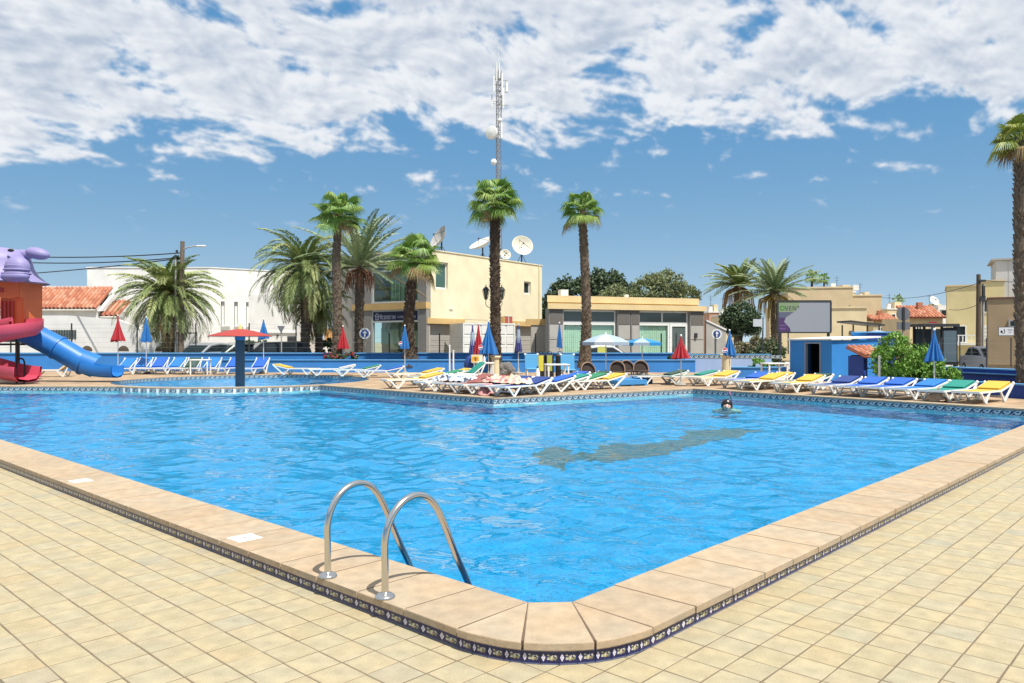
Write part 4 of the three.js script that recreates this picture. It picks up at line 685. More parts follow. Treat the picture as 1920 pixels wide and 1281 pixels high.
  if (o.skirt) { const F = []; for (let k = 0; k < 70; k++) { const az = r() * 6.28, l = o.skirt * (0.6 + 0.6 * r()), p = heart.clone().add(V(Math.cos(az) * o.r0 * 0.9, -0.1 - r() * 0.3, Math.sin(az) * o.r0 * 0.9)), m2 = p.clone().add(V(Math.cos(az) * l * 0.45, -l * 0.2, Math.sin(az) * l * 0.45)); F.push(bar(p, m2, 0.035, 0.03, 4), bar(m2, m2.clone().add(V(Math.cos(az) * l * 0.1, -l * 0.75, Math.sin(az) * l * 0.1)), 0.03, 0.015, 4)); } obj('dead_leaf_skirt', F, o.skirtMat ?? ML.skirt, t); }
  return t;
}
datePalm('broad date palm with orange fruit stalks beside the utility pole', 316, 44, 0, 4.3, { seed: 11, r0: 0.34, L: 3.3, leaf: 0.52, n: 96, g: 1.15, low: -0.7, fruit: 16 });
datePalm('big drooping date palm left of the tall fan palm, in front of the white block', 570, 43, 0, 5.7, { seed: 12, r0: 0.24, L: 3.4, leaf: 0.52, n: 84, g: 1.4, low: -0.8, dryFrom: 0.93 });
datePalm('small date palm with yellowing leaves crowded behind the thick trunk', 598, 44, 0, 3.6, { seed: 22, r0: 0.2, L: 2.1, leaf: 0.42, n: 36, g: 1.3, low: -0.9, mats: [ML.date[1], mat(0.20, 0.19, 0.05, 0.7, { transmission: 0.15 })] });
fanPalm('thick-trunked fan palm rising from the flower bed by the red parasol', 633, 37.3, 0.55, 7.7, { seed: 13, R: 1.3, r0: 0.25, r1: 0.155, flare: 0.2, n: 46, lean: 0.05, pale: 0.4, bark: ML.bark2, low: -0.5 });
datePalm('feathery date palm with a brown skirt left of the glazed building', 672, 42, 0, 5.6, { seed: 14, r0: 0.22, L: 3.9, leaf: 0.42, n: 40, g: 0.6, low: -0.15, pow: 0.9, mats: ML.greyDate, skirt: 1.0, lean: 0.1, wind: 0.25 });
fanPalm('short leaning fan palm with a shaggy trunk in front of the glazed building', 770, 36.9, 0.55, Y(478, 36.9), { seed: 15, R: 1.4, r0: 0.25, r1: 0.19, flare: 0.3, n: 48, lean: 0.2, pale: 0.3, out: 0.07, low: -0.6, dryFrom: 0.9 });
fanPalm('tallest central fan palm growing in front of the cream building', 928, 35.6, 0.55, Y(375, 35.6), { seed: 16, R: 1.3, r0: 0.235, r1: 0.2, flare: 0.12, n: 50, pale: 0.2, out: 0.06, low: -0.6, lean: 0.02 });
fanPalm('tall fan palm growing in front of the low shop building', 1096, 35.4, 0.55, Y(392, 35.4), { seed: 17, R: 1.05, r0: 0.23, r1: 0.165, flare: 0.12, n: 40, pale: 0.4, bark: ML.bark2, low: -0.55, lean: -0.12, tuft: 0.3, tuftAz: 0.2 });
fanPalm('shaggy fan palm at the right edge of the view', 1922, 20.6, 0.12, Y(262, 20.6), { seed: 18, R: 0.78, r0: 0.14, r1: 0.115, flare: 0.06, n: 34, pale: 0.45, out: 0.05, sl: 0.17, bark: ML.bark2, low: -0.6, lean: -0.12, dryFrom: 0.78, mats: [mat(0.30, 0.36, 0.06, 0.5, { transmission: 0.35 }), mat(0.42, 0.44, 0.09, 0.5, { transmission: 0.35 })] });
datePalm('wind-blown date palm with orange skirt, left of the pair behind the tiled wall', 1384, 56, 0, Y(535, 56), { seed: 19, r0: 0.26, L: 2.5, leaf: 0.45, n: 38, g: 0.8, low: 0, wind: -0.45, skirt: 1.5, skirtMat: mat(0.30, 0.17, 0.06, 0.85) });
datePalm('taller blue-green date palm behind the billboard', 1452, 52, 0, Y(548, 52), { seed: 20, r0: 0.28, L: 2.9, leaf: 0.45, n: 42, g: 0.6, low: -0.15, mats: ML.greyDate, skirt: 1.6, skirtMat: ML.gold, wind: -0.1 });
fanPalm('small distant fan palm left of a close pair over the tan flats', 1523, 110, 0, Y(518, 110), { seed: 23, R: 1.25, r0: 0.12, r1: 0.16, n: 22, pitch: 0.5 });
fanPalm('small distant fan palm right of a close pair over the tan flats', 1545, 112, 0, Y(521, 112), { seed: 24, R: 1.1, r0: 0.12, r1: 0.1, n: 22, pitch: 0.5 });
fanPalm('tiny distant fan palm above the red roofs behind the round sign', 1685, 120, 0, Y(560, 120), { seed: 25, R: 1.0, r0: 0.2, r1: 0.16, n: 20, pitch: 0.5 });

// broadleaf crowns: many leaf-sized faces gathered in clumps
function leafCloud(list, n, size, seed, up = 0.3) {
  const r = rng(seed), P = [[], []], g = () => { let s = 0; for (let i = 0; i < 3; i++) s += r(); return s / 1.5 - 1; };
  const tot = list.reduce((s, c) => s + c[3] * c[4] * c[5], 0);
  for (const [cx, cy, cz, rx, ry, rz] of list) {
    const m = Math.round(n * rx * ry * rz / tot), clumps = Math.max(4, Math.round(m / 42)), cs = [];
    for (let i = 0; i < clumps; i++) { const v = V(g(), g(), g()).normalize().multiplyScalar(0.55 + 0.45 * Math.sqrt(r())); cs.push([cx + v.x * rx, cy + v.y * ry, cz + v.z * rz]); }
    for (let i = 0; i < m; i++) {
      const c = cs[Math.floor(r() * clumps)], k = Math.min(rx, ry, rz) * 0.36, p = V(c[0] + g() * k, c[1] + g() * k * 0.8, c[2] + g() * k), d = V(g(), g() + up, g()).normalize(), s = d.clone().cross(V(g(), g(), g())).normalize(), l = size * (0.6 + 0.8 * r()), w = l * 0.3;
      const a = p.clone().addScaledVector(s, w), b = p.clone().addScaledVector(s, -w), e = p.clone().addScaledVector(d, l * 0.5), f = p.clone().addScaledVector(d, -l * 0.5); P[r() < 0.4 ? 1 : 0].push(...f.toArray(), ...a.toArray(), ...e.toArray(), ...f.toArray(), ...e.toArray(), ...b.toArray());
    }
  }
  return mergeGeometries(P.map(fromTris), true);
}
function tree(name, label, cat, x, y, d, blobs, n, size, mats, trunk, seed) {
  const t = thing(name, label, cat, x, y, -d);
  if (trunk) { const r = rng(seed + 1), L = [bar(V(0, -0.1, 0), V(0.05, trunk[1], 0), trunk[0], trunk[0] * 0.7, 9)]; for (const b of blobs) { const m = V(b[0] * 0.4, lerp(trunk[1], b[1], 0.5), b[2] * 0.4); L.push(bar(V(0.05, trunk[1] * 0.95, 0), m, trunk[0] * 0.55, trunk[0] * 0.35, 6), bar(m, V(b[0], b[1] + b[4] * 0.4, b[2]), trunk[0] * 0.35, trunk[0] * 0.1, 6)); } obj('trunk', L, ML.bark, t); }
  mesh(trunk ? 'crown' : 'foliage', leafCloud(blobs, n, size, seed), mats, t); return t;
}
const LF = { dark: [mat(0.04, 0.075, 0.028, 0.6, { transmission: 0.15 }), mat(0.065, 0.105, 0.038, 0.6, { transmission: 0.15 })], olive: [mat(0.15, 0.185, 0.075, 0.7, { transmission: 0.2 }), mat(0.225, 0.26, 0.115, 0.7, { transmission: 0.2 })], bright: [mat(0.13, 0.30, 0.03, 0.6, { transmission: 0.3 }), mat(0.24, 0.42, 0.05, 0.6, { transmission: 0.3 })], mid: [mat(0.05, 0.10, 0.03, 0.6, { transmission: 0.2 }), mat(0.085, 0.13, 0.045, 0.6, { transmission: 0.2 })], straw: [mat(0.22, 0.19, 0.09, 0.8, { transmission: 0.2 }), mat(0.14, 0.15, 0.07, 0.8, { transmission: 0.2 })] };
tree('evergreen_tree', 'dark evergreen tree behind the left half of the low shop', 'tree', X(1105, 62), 0, 62, [[-1.2, 5.3, 0, 1.9, 1.4, 1.8], [1.2, 5.8, 0, 1.9, 1.5, 1.8], [2.6, 4.9, 0.3, 1.6, 1.4, 1.6], [-2.3, 4.3, 0.2, 1.5, 1.4, 1.5]], 17000, 0.24, LF.dark, [0.22, 2.6], 51);
tree('olive_tree', 'grey-green olive-like tree behind the right half of the low shop', 'tree', X(1218, 58), 0, 58, [[-2.3, 4.7, 0, 1.6, 1.1, 1.5], [0.2, 5.3, 0, 1.5, 1.3, 1.5], [1.4, 5.5, 0, 1.3, 1.4, 1.3], [2.5, 4.6, 0.2, 1.3, 1.1, 1.3], [-0.8, 4.2, 0.5, 1.7, 1.0, 1.4]], 22000, 0.16, LF.olive, [0.2, 2.4], 52);
tree('evergreen_tree', 'dark tree squeezed between the cream building and the shop', 'tree', X(1024, 61), 0, 61, [[0, 3.0, 0, 0.9, 1.5, 0.9], [0.2, 4.2, 0, 0.6, 0.9, 0.7]], 4000, 0.2, LF.dark, [0.15, 1.5], 53);
tree('clipped_tree', 'dark round-headed tree in front of the wind-blown date palm', 'tree', X(1388, 50), 0, 50, [[0, 3.0, 0, 1.25, 1.0, 1.2], [0.5, 2.6, 0, 1.0, 0.8, 1.0], [-0.6, 2.7, 0.2, 0.8, 0.8, 0.9]], 9000, 0.17, LF.dark, [0.14, 1.7], 54);
tree('shrub', 'straw-coloured straggly shrubs below the round-headed tree', 'shrub', X(1412, 46), 0, 46, [[-0.8, 0.7, 0, 1.1, 0.75, 0.9], [0.5, 1.0, 0, 0.9, 0.9, 0.8]], 5000, 0.16, LF.straw, null, 55);
tree('shrub', 'mid-green shrub left of the billboard posts', 'shrub', X(1438, 45), 0, 45, [[0.2, 0.8, 0, 0.8, 1.0, 0.8], [-0.5, 0.5, 0.2, 0.8, 0.6, 0.8]], 4500, 0.14, LF.mid, null, 56);
tree('bush', 'bright green bush behind the closed blue parasol on the right', 'shrub', 12.5, 0.16, 24.3, [[-0.5, 0.75, 0, 0.65, 0.7, 0.65], [0.3, 0.7, 0.1, 0.55, 0.55, 0.6], [-0.45, 1.25, -0.1, 0.4, 0.5, 0.45], [0.7, 0.4, 0.3, 0.6, 0.45, 0.6], [-0.2, 0.3, 0.5, 0.9, 0.4, 0.5]], 13000, 0.085, LF.bright, [0.05, 0.4], 57);
tree('flower_bed_plant', 'low green plants with red flowers at the foot of the thick palm', 'plant', X(640, 36.9), 0.6, 36.95, [[-0.4, 0.15, 0.1, 0.5, 0.22, 0.25], [0.35, 0.18, 0.1, 0.55, 0.25, 0.25]], 1700, 0.11, LF.mid, null, 58);
{ const t = scene.children[scene.children.length - 1], r = rng(6), F = []; for (let i = 0; i < 26; i++) F.push(ball(0.035, -0.8 + r() * 1.6, 0.16 + r() * 0.25, 0.2 + r() * 0.15, 1, 1, 1, 6)); obj('flowers', F, SL.red, t); }
tree('planter_plant', 'small green plant in the ledge behind the tall red parasol', 'plant', X(912, 36.9), 0.6, 36.9, [[0, 0.15, 0, 0.5, 0.25, 0.25]], 700, 0.1, LF.mid, null, 59);
tree('planter_plant', 'tuft of green in the ledge left of the red parasol by the pool bend', 'plant', X(1266, 36.9), 0.6, 36.9, [[0, 0.12, 0, 0.4, 0.2, 0.25]], 500, 0.1, LF.mid, null, 60);
tree('planter_plant', 'light green plant in the short blue planter box', 'plant', X(1424, 30.4), 0.5, 30.5, [[0, 0.12, 0, 0.55, 0.22, 0.22]], 900, 0.1, LF.bright, null, 61);
tree('hedge', 'low green hedge behind the parked cars on the left', 'hedge', X(480, 49), 0, 49.5, [[-0.9, 0.9, 0, 0.9, 0.8, 0.5], [0.4, 0.9, 0, 0.9, 0.75, 0.5]], 3500, 0.13, LF.mid, null, 62);
tree('shrub', 'sparse dark shrub between the palms and the white building', 'shrub', X(612, 46), 0, 46.5, [[0, 0.9, 0, 0.5, 1.0, 0.5]], 1500, 0.15, LF.dark, null, 63);
tree('shrub', 'dry weeds along the foot of the terraced houses', 'shrub', X(1800, 45), 0, 46, [[-1.3, 0.15, 0, 1.2, 0.3, 0.4], [1, 0.15, 0, 1.2, 0.3, 0.4]], 1800, 0.14, LF.straw, null, 64);

// =====================================================================
// BUILDINGS BEYOND THE WALL
// =====================================================================
// a window in a wall whose outside is +z at z = 0: frame, pane and sill as parts
function windowIn(parent, x0, x1, y0, y1, z, o = {}) {
  const f = o.f ?? 0.07, w = obj('window', [bb(x0, x1, y1 - f, y1, z - 0.02, z + 0.04), bb(x0, x1, y0, y0 + f, z - 0.02, z + 0.04), bb(x0, x0 + f, y0 + f, y1 - f, z - 0.02, z + 0.04), bb(x1 - f, x1, y0 + f, y1 - f, z - 0.02, z + 0.04), ...(o.mullions ?? []).map((m) => bb(m - f / 2, m + f / 2, y0 + f, y1 - f, z - 0.02, z + 0.035)), ...(o.rails ?? []).map((m) => bb(x0 + f, x1 - f, m - f / 2, m + f / 2, z - 0.02, z + 0.03))], o.frame ?? M.white, parent);
  obj('pane', bb(x0 + f, x1 - f, y0 + f, y1 - f, z - 0.015, z), o.glass ?? M.glassDark, w); if (o.sill) obj('sill', bb(x0 - 0.06, x1 + 0.06, y0 - 0.06, y0 - 0.002, z - 0.02, z + 0.09), o.frame ?? M.white, w); return w;
}
function dish(label, px, d, py, R, az, el, o = {}) {                // a satellite dish on a short mast
  const yb = o.yb ?? 7.0, yc = Y(py, d), t = thing('satellite_dish', label, 'satellite dish', X(px, d), yb, -d, 0, o.yb ? undefined : 'dishes on the cream building');
  const pts = []; for (let i = 0; i <= 10; i++) { const s = i / 10 * R; pts.push([s, s * s / (2.6 * R)]); } for (let i = 10; i >= 0; i--) { const s = i / 10 * R; pts.push([s, s * s / (2.6 * R) - 0.03]); }
  const bowl = lathe(pts, 40), aim = V(Math.cos(el) * Math.sin(az), Math.sin(el), Math.cos(el) * Math.cos(az)), q = new THREE.Quaternion().setFromUnitVectors(V(0, 1, 0), aim), c = V(0, yc - yb, 0); bowl.applyQuaternion(q); bowl.translate(c.x, c.y, c.z);
  const bo = obj('bowl', bowl, o.m ?? mat(0.68, 0.65, 0.55, 0.6, { map: T.plaster }), t), foc = c.clone().addScaledVector(aim, R * 0.75);
  obj('feed_arm', [0, 2.1, 4.2].map((a) => { const e = V(Math.cos(a) * R * 0.7, R * 0.19, Math.sin(a) * R * 0.7).applyQuaternion(q).add(c); return bar(e, foc, 0.015, 0.015, 5); }), M.darkMetal, bo); obj('feed_horn', ball(0.06, foc.x, foc.y, foc.z), M.darkMetal, bo);
  obj('mast', [cyl(0.05, 0.05, Math.max(0.1, c.y), 0, 0, 0, 8), bar(V(0, c.y * 0.55, 0), c.clone().addScaledVector(aim, -0.03), 0.04, 0.04, 6), bar(V(-0.35, 0, 0), V(0, c.y * 0.6, 0), 0.02, 0.02, 5), bar(V(0.35, 0, 0), V(0, c.y * 0.6, 0), 0.02, 0.02, 5)], M.darkMetal, t);
}
{
  // two-storey cream building, its corner towards the pool
  const t = thing('cream_building', 'two-storey cream building with a green-glazed corner front', 'building', -5.06, 0, -46, Math.atan2(0.81, 0.587)), W = 12.3, S = 6.4, H = 7.0;
  // local: long wall in z = 0 facing +z; glazed front in x = 0 facing -x, running to z = -S
  const c = M.cream, win = [0.81, 1.93, 4.75, 6.37], w2 = [10.05, 10.9, 4.88, 5.76];
  obj('upper_wall', [bb(0.35, win[0], 2.95, H, -0.25, 0), bb(win[1], w2[0], 2.95, H, -0.25, 0), bb(w2[1], W, 2.95, H, -0.25, 0), bb(win[0], win[1], 2.95, win[2], -0.25, 0), bb(win[0], win[1], win[3], H, -0.25, 0), bb(w2[0], w2[1], 2.95, w2[2], -0.25, 0), bb(w2[0], w2[1], w2[3], H, -0.25, 0), bb(W - 0.25, W, 2.95, H, -8, -0.25), bb(0.25, W - 0.25, 2.95, H, -8, -7.75)], c, t);
  obj('roof', bb(0.2, W - 0.26, H - 0.4, H - 0.3, -7.74, -0.26), M.concrete, t); obj('parapet_cap', [bb(0.0, W + 0.04, H, H + 0.06, -0.3, 0.05), bb(W - 0.3, W + 0.05, H, H + 0.06, -8, -0.3), bb(-0.05, 0.3, H, H + 0.06, -8, -0.3)], M.cream, t);
  windowIn(t, win[0] + 0.02, win[1] - 0.02, win[2] + 0.02, win[3] - 0.02, -0.17, { glass: M.glassGreen, sill: true }); windowIn(t, w2[0] + 0.02, w2[1] - 0.02, w2[2] + 0.02, w2[3] - 0.02, -0.17, { sill: true });
  // ground floor of the long side: garages, wall between, band above
  objs('band', [bb(0.0, 3.5, 2.62, 2.95, -0.3, 0.06), bb(8.6, W + 0.02, 2.62, 2.95, -0.3, 0.06)], M.tan, t);
  objs('lower_wall', [bb(0.0, 0.3, 0, 2.62, -0.3, -0.02), bb(3.5, 4.3, 0, 2.95, -0.3, -0.012), bb(4.3, 4.95, 0, 1.9, -0.3, -0.012), bb(4.3, 4.95, 2.75, 2.95, -0.3, -0.012), bb(4.95, 8.6, 0, 2.95, -0.3, -0.012), bb(11.6, W, 0, 2.62, -0.3, -0.02)], c, t);
  obj('wall_vent', bx(0.3, 0.1, 0.03, 2.2, 3.5, 0.015), M.shutter, t); obj('drain_pipe', cyl(0.045, 0.045, 4.0, W - 0.4, 2.96, 0.06, 8), M.cream, t);
  windowIn(t, 4.32, 4.93, 1.92, 2.73, -0.2, { frame: M.darkMetal });
  for (const [a, b] of [[0.3, 3.5], [8.6, 11.6]]) { const g = obj('garage_door', bb(a, b, 0, 2.62, -0.4, -0.3), M.shutter, t); for (let k = 0; k < 8; k++) obj('shutter_panel', bb(a + 0.02, b - 0.02, k * 0.325 + 0.015, k * 0.325 + 0.315, -0.3, -0.275), M.shutter, g); }
  // glazed corner front
  const f = (s0, s1, y0, y1, x0 = -0.02, x1 = 0.25) => bb(x0, x1, y0, y1, -s1, -s0);
  objs('stone_pier', [f(0, 0.62, 0, 3.5, -0.03), f(4.62, S, 0, 3.5, -0.03), f(0.0, 0.62, 3.9, H, -0.03, 0.35), f(4.62, S, 3.9, H, -0.03)], M.greyStone, t);
  obj('front_band', f(-0.02, S + 0.02, 3.5, 3.9, -0.08, 0.3), M.tan, t);
  const gl = (y0, y1, rails, gm) => { const w = obj('shopfront', [f(0.62, 4.62, y1 - 0.1, y1, 0.0, 0.12), f(0.62, 4.62, y0, y0 + 0.1, 0.0, 0.12), f(0.62, 0.72, y0 + 0.1, y1 - 0.1, 0, 0.12), f(4.52, 4.62, y0 + 0.1, y1 - 0.1, 0, 0.12), ...rails.map((r) => f(0.72, 4.52, r - 0.05, r + 0.05, 0.0, 0.12))], M.alu, t); obj('pane', f(0.72, 4.52, y0 + 0.1, y1 - 0.1, 0.07, 0.085), gm, w); return w; };
  obj('inner_floor', [bb(0.3, 5, 3.55, 3.7, -7, -0.3), bb(0.3, 5, 0, 0.12, -7, -0.3)], M.greyWall, t); obj('inner_wall', bb(3.2, 3.3, 0.12, 6.6, -7, -0.3), mat(0.30, 0.33, 0.29, 0.9), t);
  const up = gl(3.92, 6.75, [5.9], M.pane), dn = gl(0.3, 3.5, [2.78], M.pane);
  const fold = []; for (let k = 0; k < 44; k++) { const s0 = 0.75 + k * 0.085; fold.push(f(s0, s0 + 0.08, 4.02, 6.65, 0.42 + 0.05 * Math.sin(k * 1.7), 0.44 + 0.05 * Math.sin(k * 1.7))); } obj('curtain', fold.slice(0, 30), mat(0.40, 0.47, 0.40, 0.9), up).userData.kind = 'stuff';
  for (const [s0, s1, y0, y1, c] of [[0.9, 1.7, 1.2, 2.2, [0.5, 0.5, 0.42]], [1.9, 2.6, 1.5, 2.5, [0.25, 0.32, 0.40]], [2.8, 3.6, 1.1, 2.3, [0.48, 0.44, 0.34]], [3.7, 4.3, 1.4, 2.4, [0.2, 0.3, 0.24]]]) obj('display_board', f(s0, s1, y0, y1, 0.5, 0.53), mat(...c, 0.8), dn); obj('counter', f(1.0, 4.2, 0.12, 1.0, 1.2, 1.7), M.wood, dn); obj('soffit', f(0.62, 4.62, 6.75, H, 0, 0.25), M.greyStone, t);
  obj('rear_pier', bb(-0.02, 0.24, 0, H - 0.1, -8, -S), M.greyWall, t);
  // its name board: house-shaped mark and two runs of small pale letters (too small to read)
  const sg = canvasTex(512, 96, (k) => { k.fillStyle = '#0e1340'; k.fillRect(0, 0, 512, 96); k.strokeStyle = '#cfd2e6'; k.lineWidth = 7; k.beginPath(); k.moveTo(14, 44); k.lineTo(42, 16); k.lineTo(70, 44); k.stroke(); k.strokeRect(26, 46, 32, 34); k.fillStyle = '#c9cce2'; k.fillRect(38, 58, 8, 12); const r = rng(8); const run = (x0, x1, y, h, w) => { for (let x = x0; x < x1; x += w * 1.35) { k.fillRect(x, y, w * 0.28, h); if (r() < 0.7) k.fillRect(x, y + (r() < 0.5 ? 0 : h * 0.42), w, h * 0.16); if (r() < 0.6) k.fillRect(x + w * 0.72, y, w * 0.28, h); if (r() < 0.5) k.fillRect(x, y + h * 0.84, w, h * 0.16); } }; run(76, 96, 26, 50, 20); run(102, 250, 40, 36, 17); run(280, 480, 44, 22, 11); });
  const sb = thing('shop_sign', 'navy name board with small white letters above the corner shopfront', 'sign', -5.06, 0, -46, Math.atan2(0.81, 0.587)); const brd = new THREE.PlaneGeometry(3.8, 0.58); brd.rotateY(-Math.PI / 2); brd.translate(0.045, 3.1, -2.62);
  obj('board', bb(0.05, 0.069, 2.81, 3.39, -4.52, -0.72), M.navy, sb); mesh('lettering', brd, mat(1, 1, 1, 0.5, { map: sg }), sb);
  const ra = thing('wall_sign', 'small red framed box on the cream wall above the container', 'sign', X(955, 51), 2.55, -50.2, 0.95); obj('panel', bb(-0.5, 0.35, 0, 0.62, -0.1, 0), mat(0.42, 0.10, 0.07, 0.7), ra); obj('side', bb(-0.62, -0.5, 0.05, 0.6, -0.5, 0), M.tan, ra); obj('frame', [bb(-0.5, 0.35, 0.62, 0.66, -0.12, 0.02), bb(-0.5, 0.35, -0.04, 0, -0.12, 0.02), bb(-0.1, -0.05, 0, 0.62, 0, 0.015)], M.white, ra); obj('bracket', bb(-0.5, -0.4, -0.4, -0.04, -0.3, -0.1), M.darkMetal, ra);
}
dish('large grey satellite dish seen from behind at the left corner of the cream roof', 828, 48.5, 449, 0.82, -1.05, 0.5, { m: mat(0.40, 0.39, 0.37, 0.6) });
dish('tilted white satellite dish half hidden by the central palm trunk', 905, 53, 462, 0.85, -0.9, 1.0, { m: mat(0.7, 0.68, 0.64, 0.5) });
dish('small cream satellite dish right of the central palm', 947, 54, 478, 0.38, 0.3, 0.35);
dish('large cream satellite dish facing the pool at the right of the roof', 978, 54.5, 463, 0.76, 0.25, 0.4);
{
  // white freight container with panelled sides
  const t = thing('container', 'white panelled freight container in front of the cream building', 'container', X(868, 45.2), 0, -45.2, 0.42), W = 3.3, H = 2.62; obj('body', bb(0, W, 0.1, H, -2.3, 0), M.whiteWall, t);
  for (let i = 0; i < 6; i++) for (let j = 0; j < 4; j++) obj('panel', bx(0.44, 0.5, 0.03, 0.3 + i * 0.54, 0.45 + j * 0.6, 0.015), M.white, t); obj('corner_post', [bb(-0.02, 0.06, 0.1, H + 0.02, 0.0, 0.06), bb(W - 0.06, W + 0.02, 0.1, H + 0.02, 0, 0.06), bb(-0.02, W + 0.02, H - 0.08, H + 0.02, 0.031, 0.05)], M.white, t); obj('skid', [bb(0, 0.3, 0, 0.1, -2.3, 0), bb(W - 0.3, W, 0, 0.1, -2.3, 0)], M.darkMetal, t);
}
{
  // one-storey shop
  const t = thing('low_shop', 'one-storey shop with yellow parapet and wide white-framed windows', 'building', 2.0, 0, -42, Math.atan2(0.354, 0.935)), W = 9.9; const F = { yb: mat(0.72, 0.55, 0.29, 0.85, { map: T.plaster }) };
  const slab = (x0, x1, y0, y1, z0, z1) => prism([[x0, z0], [x1, z0], [x1, z1], [x0 + 0.434 * (z1 - z0), z1]], y1 - y0).rotateX(-Math.PI / 2).translate(0, y0, 0);   // footprint narrowing to the rear on its left
  obj('upper_parapet', slab(-0.05, W - 0.25, 3.7, 4.06, 0.12, 8), F.yb, t); obj('parapet_groove', slab(0.03, W - 0.3, 3.62, 3.7, 0.2, 7.9), M.tan, t); obj('lower_parapet', slab(-0.12, W + 0.1, 3.32, 3.62, -0.14, 8.05), F.yb, t);
  const pier = (a, b) => { obj('stone_pier', bb(a, b, 0, 3.32, -0.5, 0), M.greyStone, t); for (let k = 0; k < 4; k++) obj('stone_panel', bb(a + 0.04, b - 0.04, k * 0.83 + 0.02, k * 0.83 + 0.8, 0, 0.02), k === 3 ? mat(0.16, 0.145, 0.13, 0.8, { map: T.stone }) : M.greyWall, t); };
  pier(0, 0.86); pier(4.2, 5.0); pier(5.06, 5.6); pier(8.95, W);
  obj('rear_wall', [prism([[0.22, 0.5], [0.52, 0.5], [3.77, 8], [3.47, 8]], 3.32).rotateX(-Math.PI / 2), bb(W - 0.3, W, 0, 3.32, -8, -0.5), bb(3.77, W - 0.3, 0, 3.32, -8, -7.7)], M.greyWall, t); { const bl = mat(0.72, 0.75, 0.68, 0.9); for (let k = 0; k < 26; k++) obj('blind_strip', bx(0.118, 3.0, 0.012, 0.95 + k * 0.125, 1.75, -0.36, 0, 0.12, 0), bl, t); for (let k = 0; k < 26; k++) obj('blind_strip', bx(0.118, 3.0, 0.012, 5.72 + k * 0.125, 1.75, -0.36, 0, 0.12, 0), bl, t); obj('shop_floor', bb(3.6, W - 0.3, 0, 0.1, -7.7, -0.6), M.greyWall, t); }
  windowIn(t, 0.88, 4.18, 2.58, 3.3, -0.25, { glass: M.glassGrey, mullions: [2.4], f: 0.09 }); windowIn(t, 0.88, 4.18, 0.2, 2.57, -0.25, { glass: M.pane, f: 0.1 });
  windowIn(t, 5.62, 8.93, 2.58, 3.3, -0.25, { glass: M.glassGrey, f: 0.09, mullions: [7.2] }); windowIn(t, 5.62, 7.68, 0.2, 2.57, -0.25, { glass: M.pane, f: 0.1 });
  const dr = obj('door', [bb(7.7, 7.86, 0, 2.57, -0.27, -0.2), bb(8.77, 8.93, 0, 2.57, -0.27, -0.2), bb(7.86, 8.77, 2.42, 2.57, -0.27, -0.2), bb(7.86, 8.77, 0, 0.25, -0.27, -0.2)], M.white, t); obj('pane', bb(7.86, 8.77, 0.25, 2.42, -0.25, -0.24), M.glassGrey, dr); obj('handle', bb(7.9, 7.93, 0.9, 1.3, -0.2, -0.16), M.darkMetal, dr);
  obj('letter_box', bx(0.16, 0.28, 0.1, 9.3, 1.9, 0.07), M.darkMetal, t); obj('roof_unit', bx(0.45, 0.38, 0.4, 1.3, 4.25, -1), M.white, t); obj('roof_vent', cyl(0.14, 0.14, 0.22, 5.4, 4.05, -1.2, 10), M.white, t);
  const lw = thing('side_wall', 'grey panelled yard wall sloping down right of the low shop', 'wall', X(1322, 46), 0, -46, 0.1); obj('wall_body', prism([[0, 0], [1.2, 0], [1.2, 2.2], [0, 2.75]], 0.2), M.greyWall, lw); obj('coping', prism([[0, 2.75], [1.2, 2.2], [1.25, 2.28], [0, 2.84]], 0.3).translate(0, 0, -0.05), M.whiteWall, lw);
  const gw = thing('link_wall', 'grey wall linking the cream building to the low shop', 'wall', X(996, 47), 0, -47.2, 0.1); obj('wall_body', bb(0, 2.0, 0, 2.55, -0.2, 0), M.greyWall, gw); obj('band', bb(-0.3, 1.7, 2.55, 2.92, -0.25, 0.05), M.tan, gw);
}
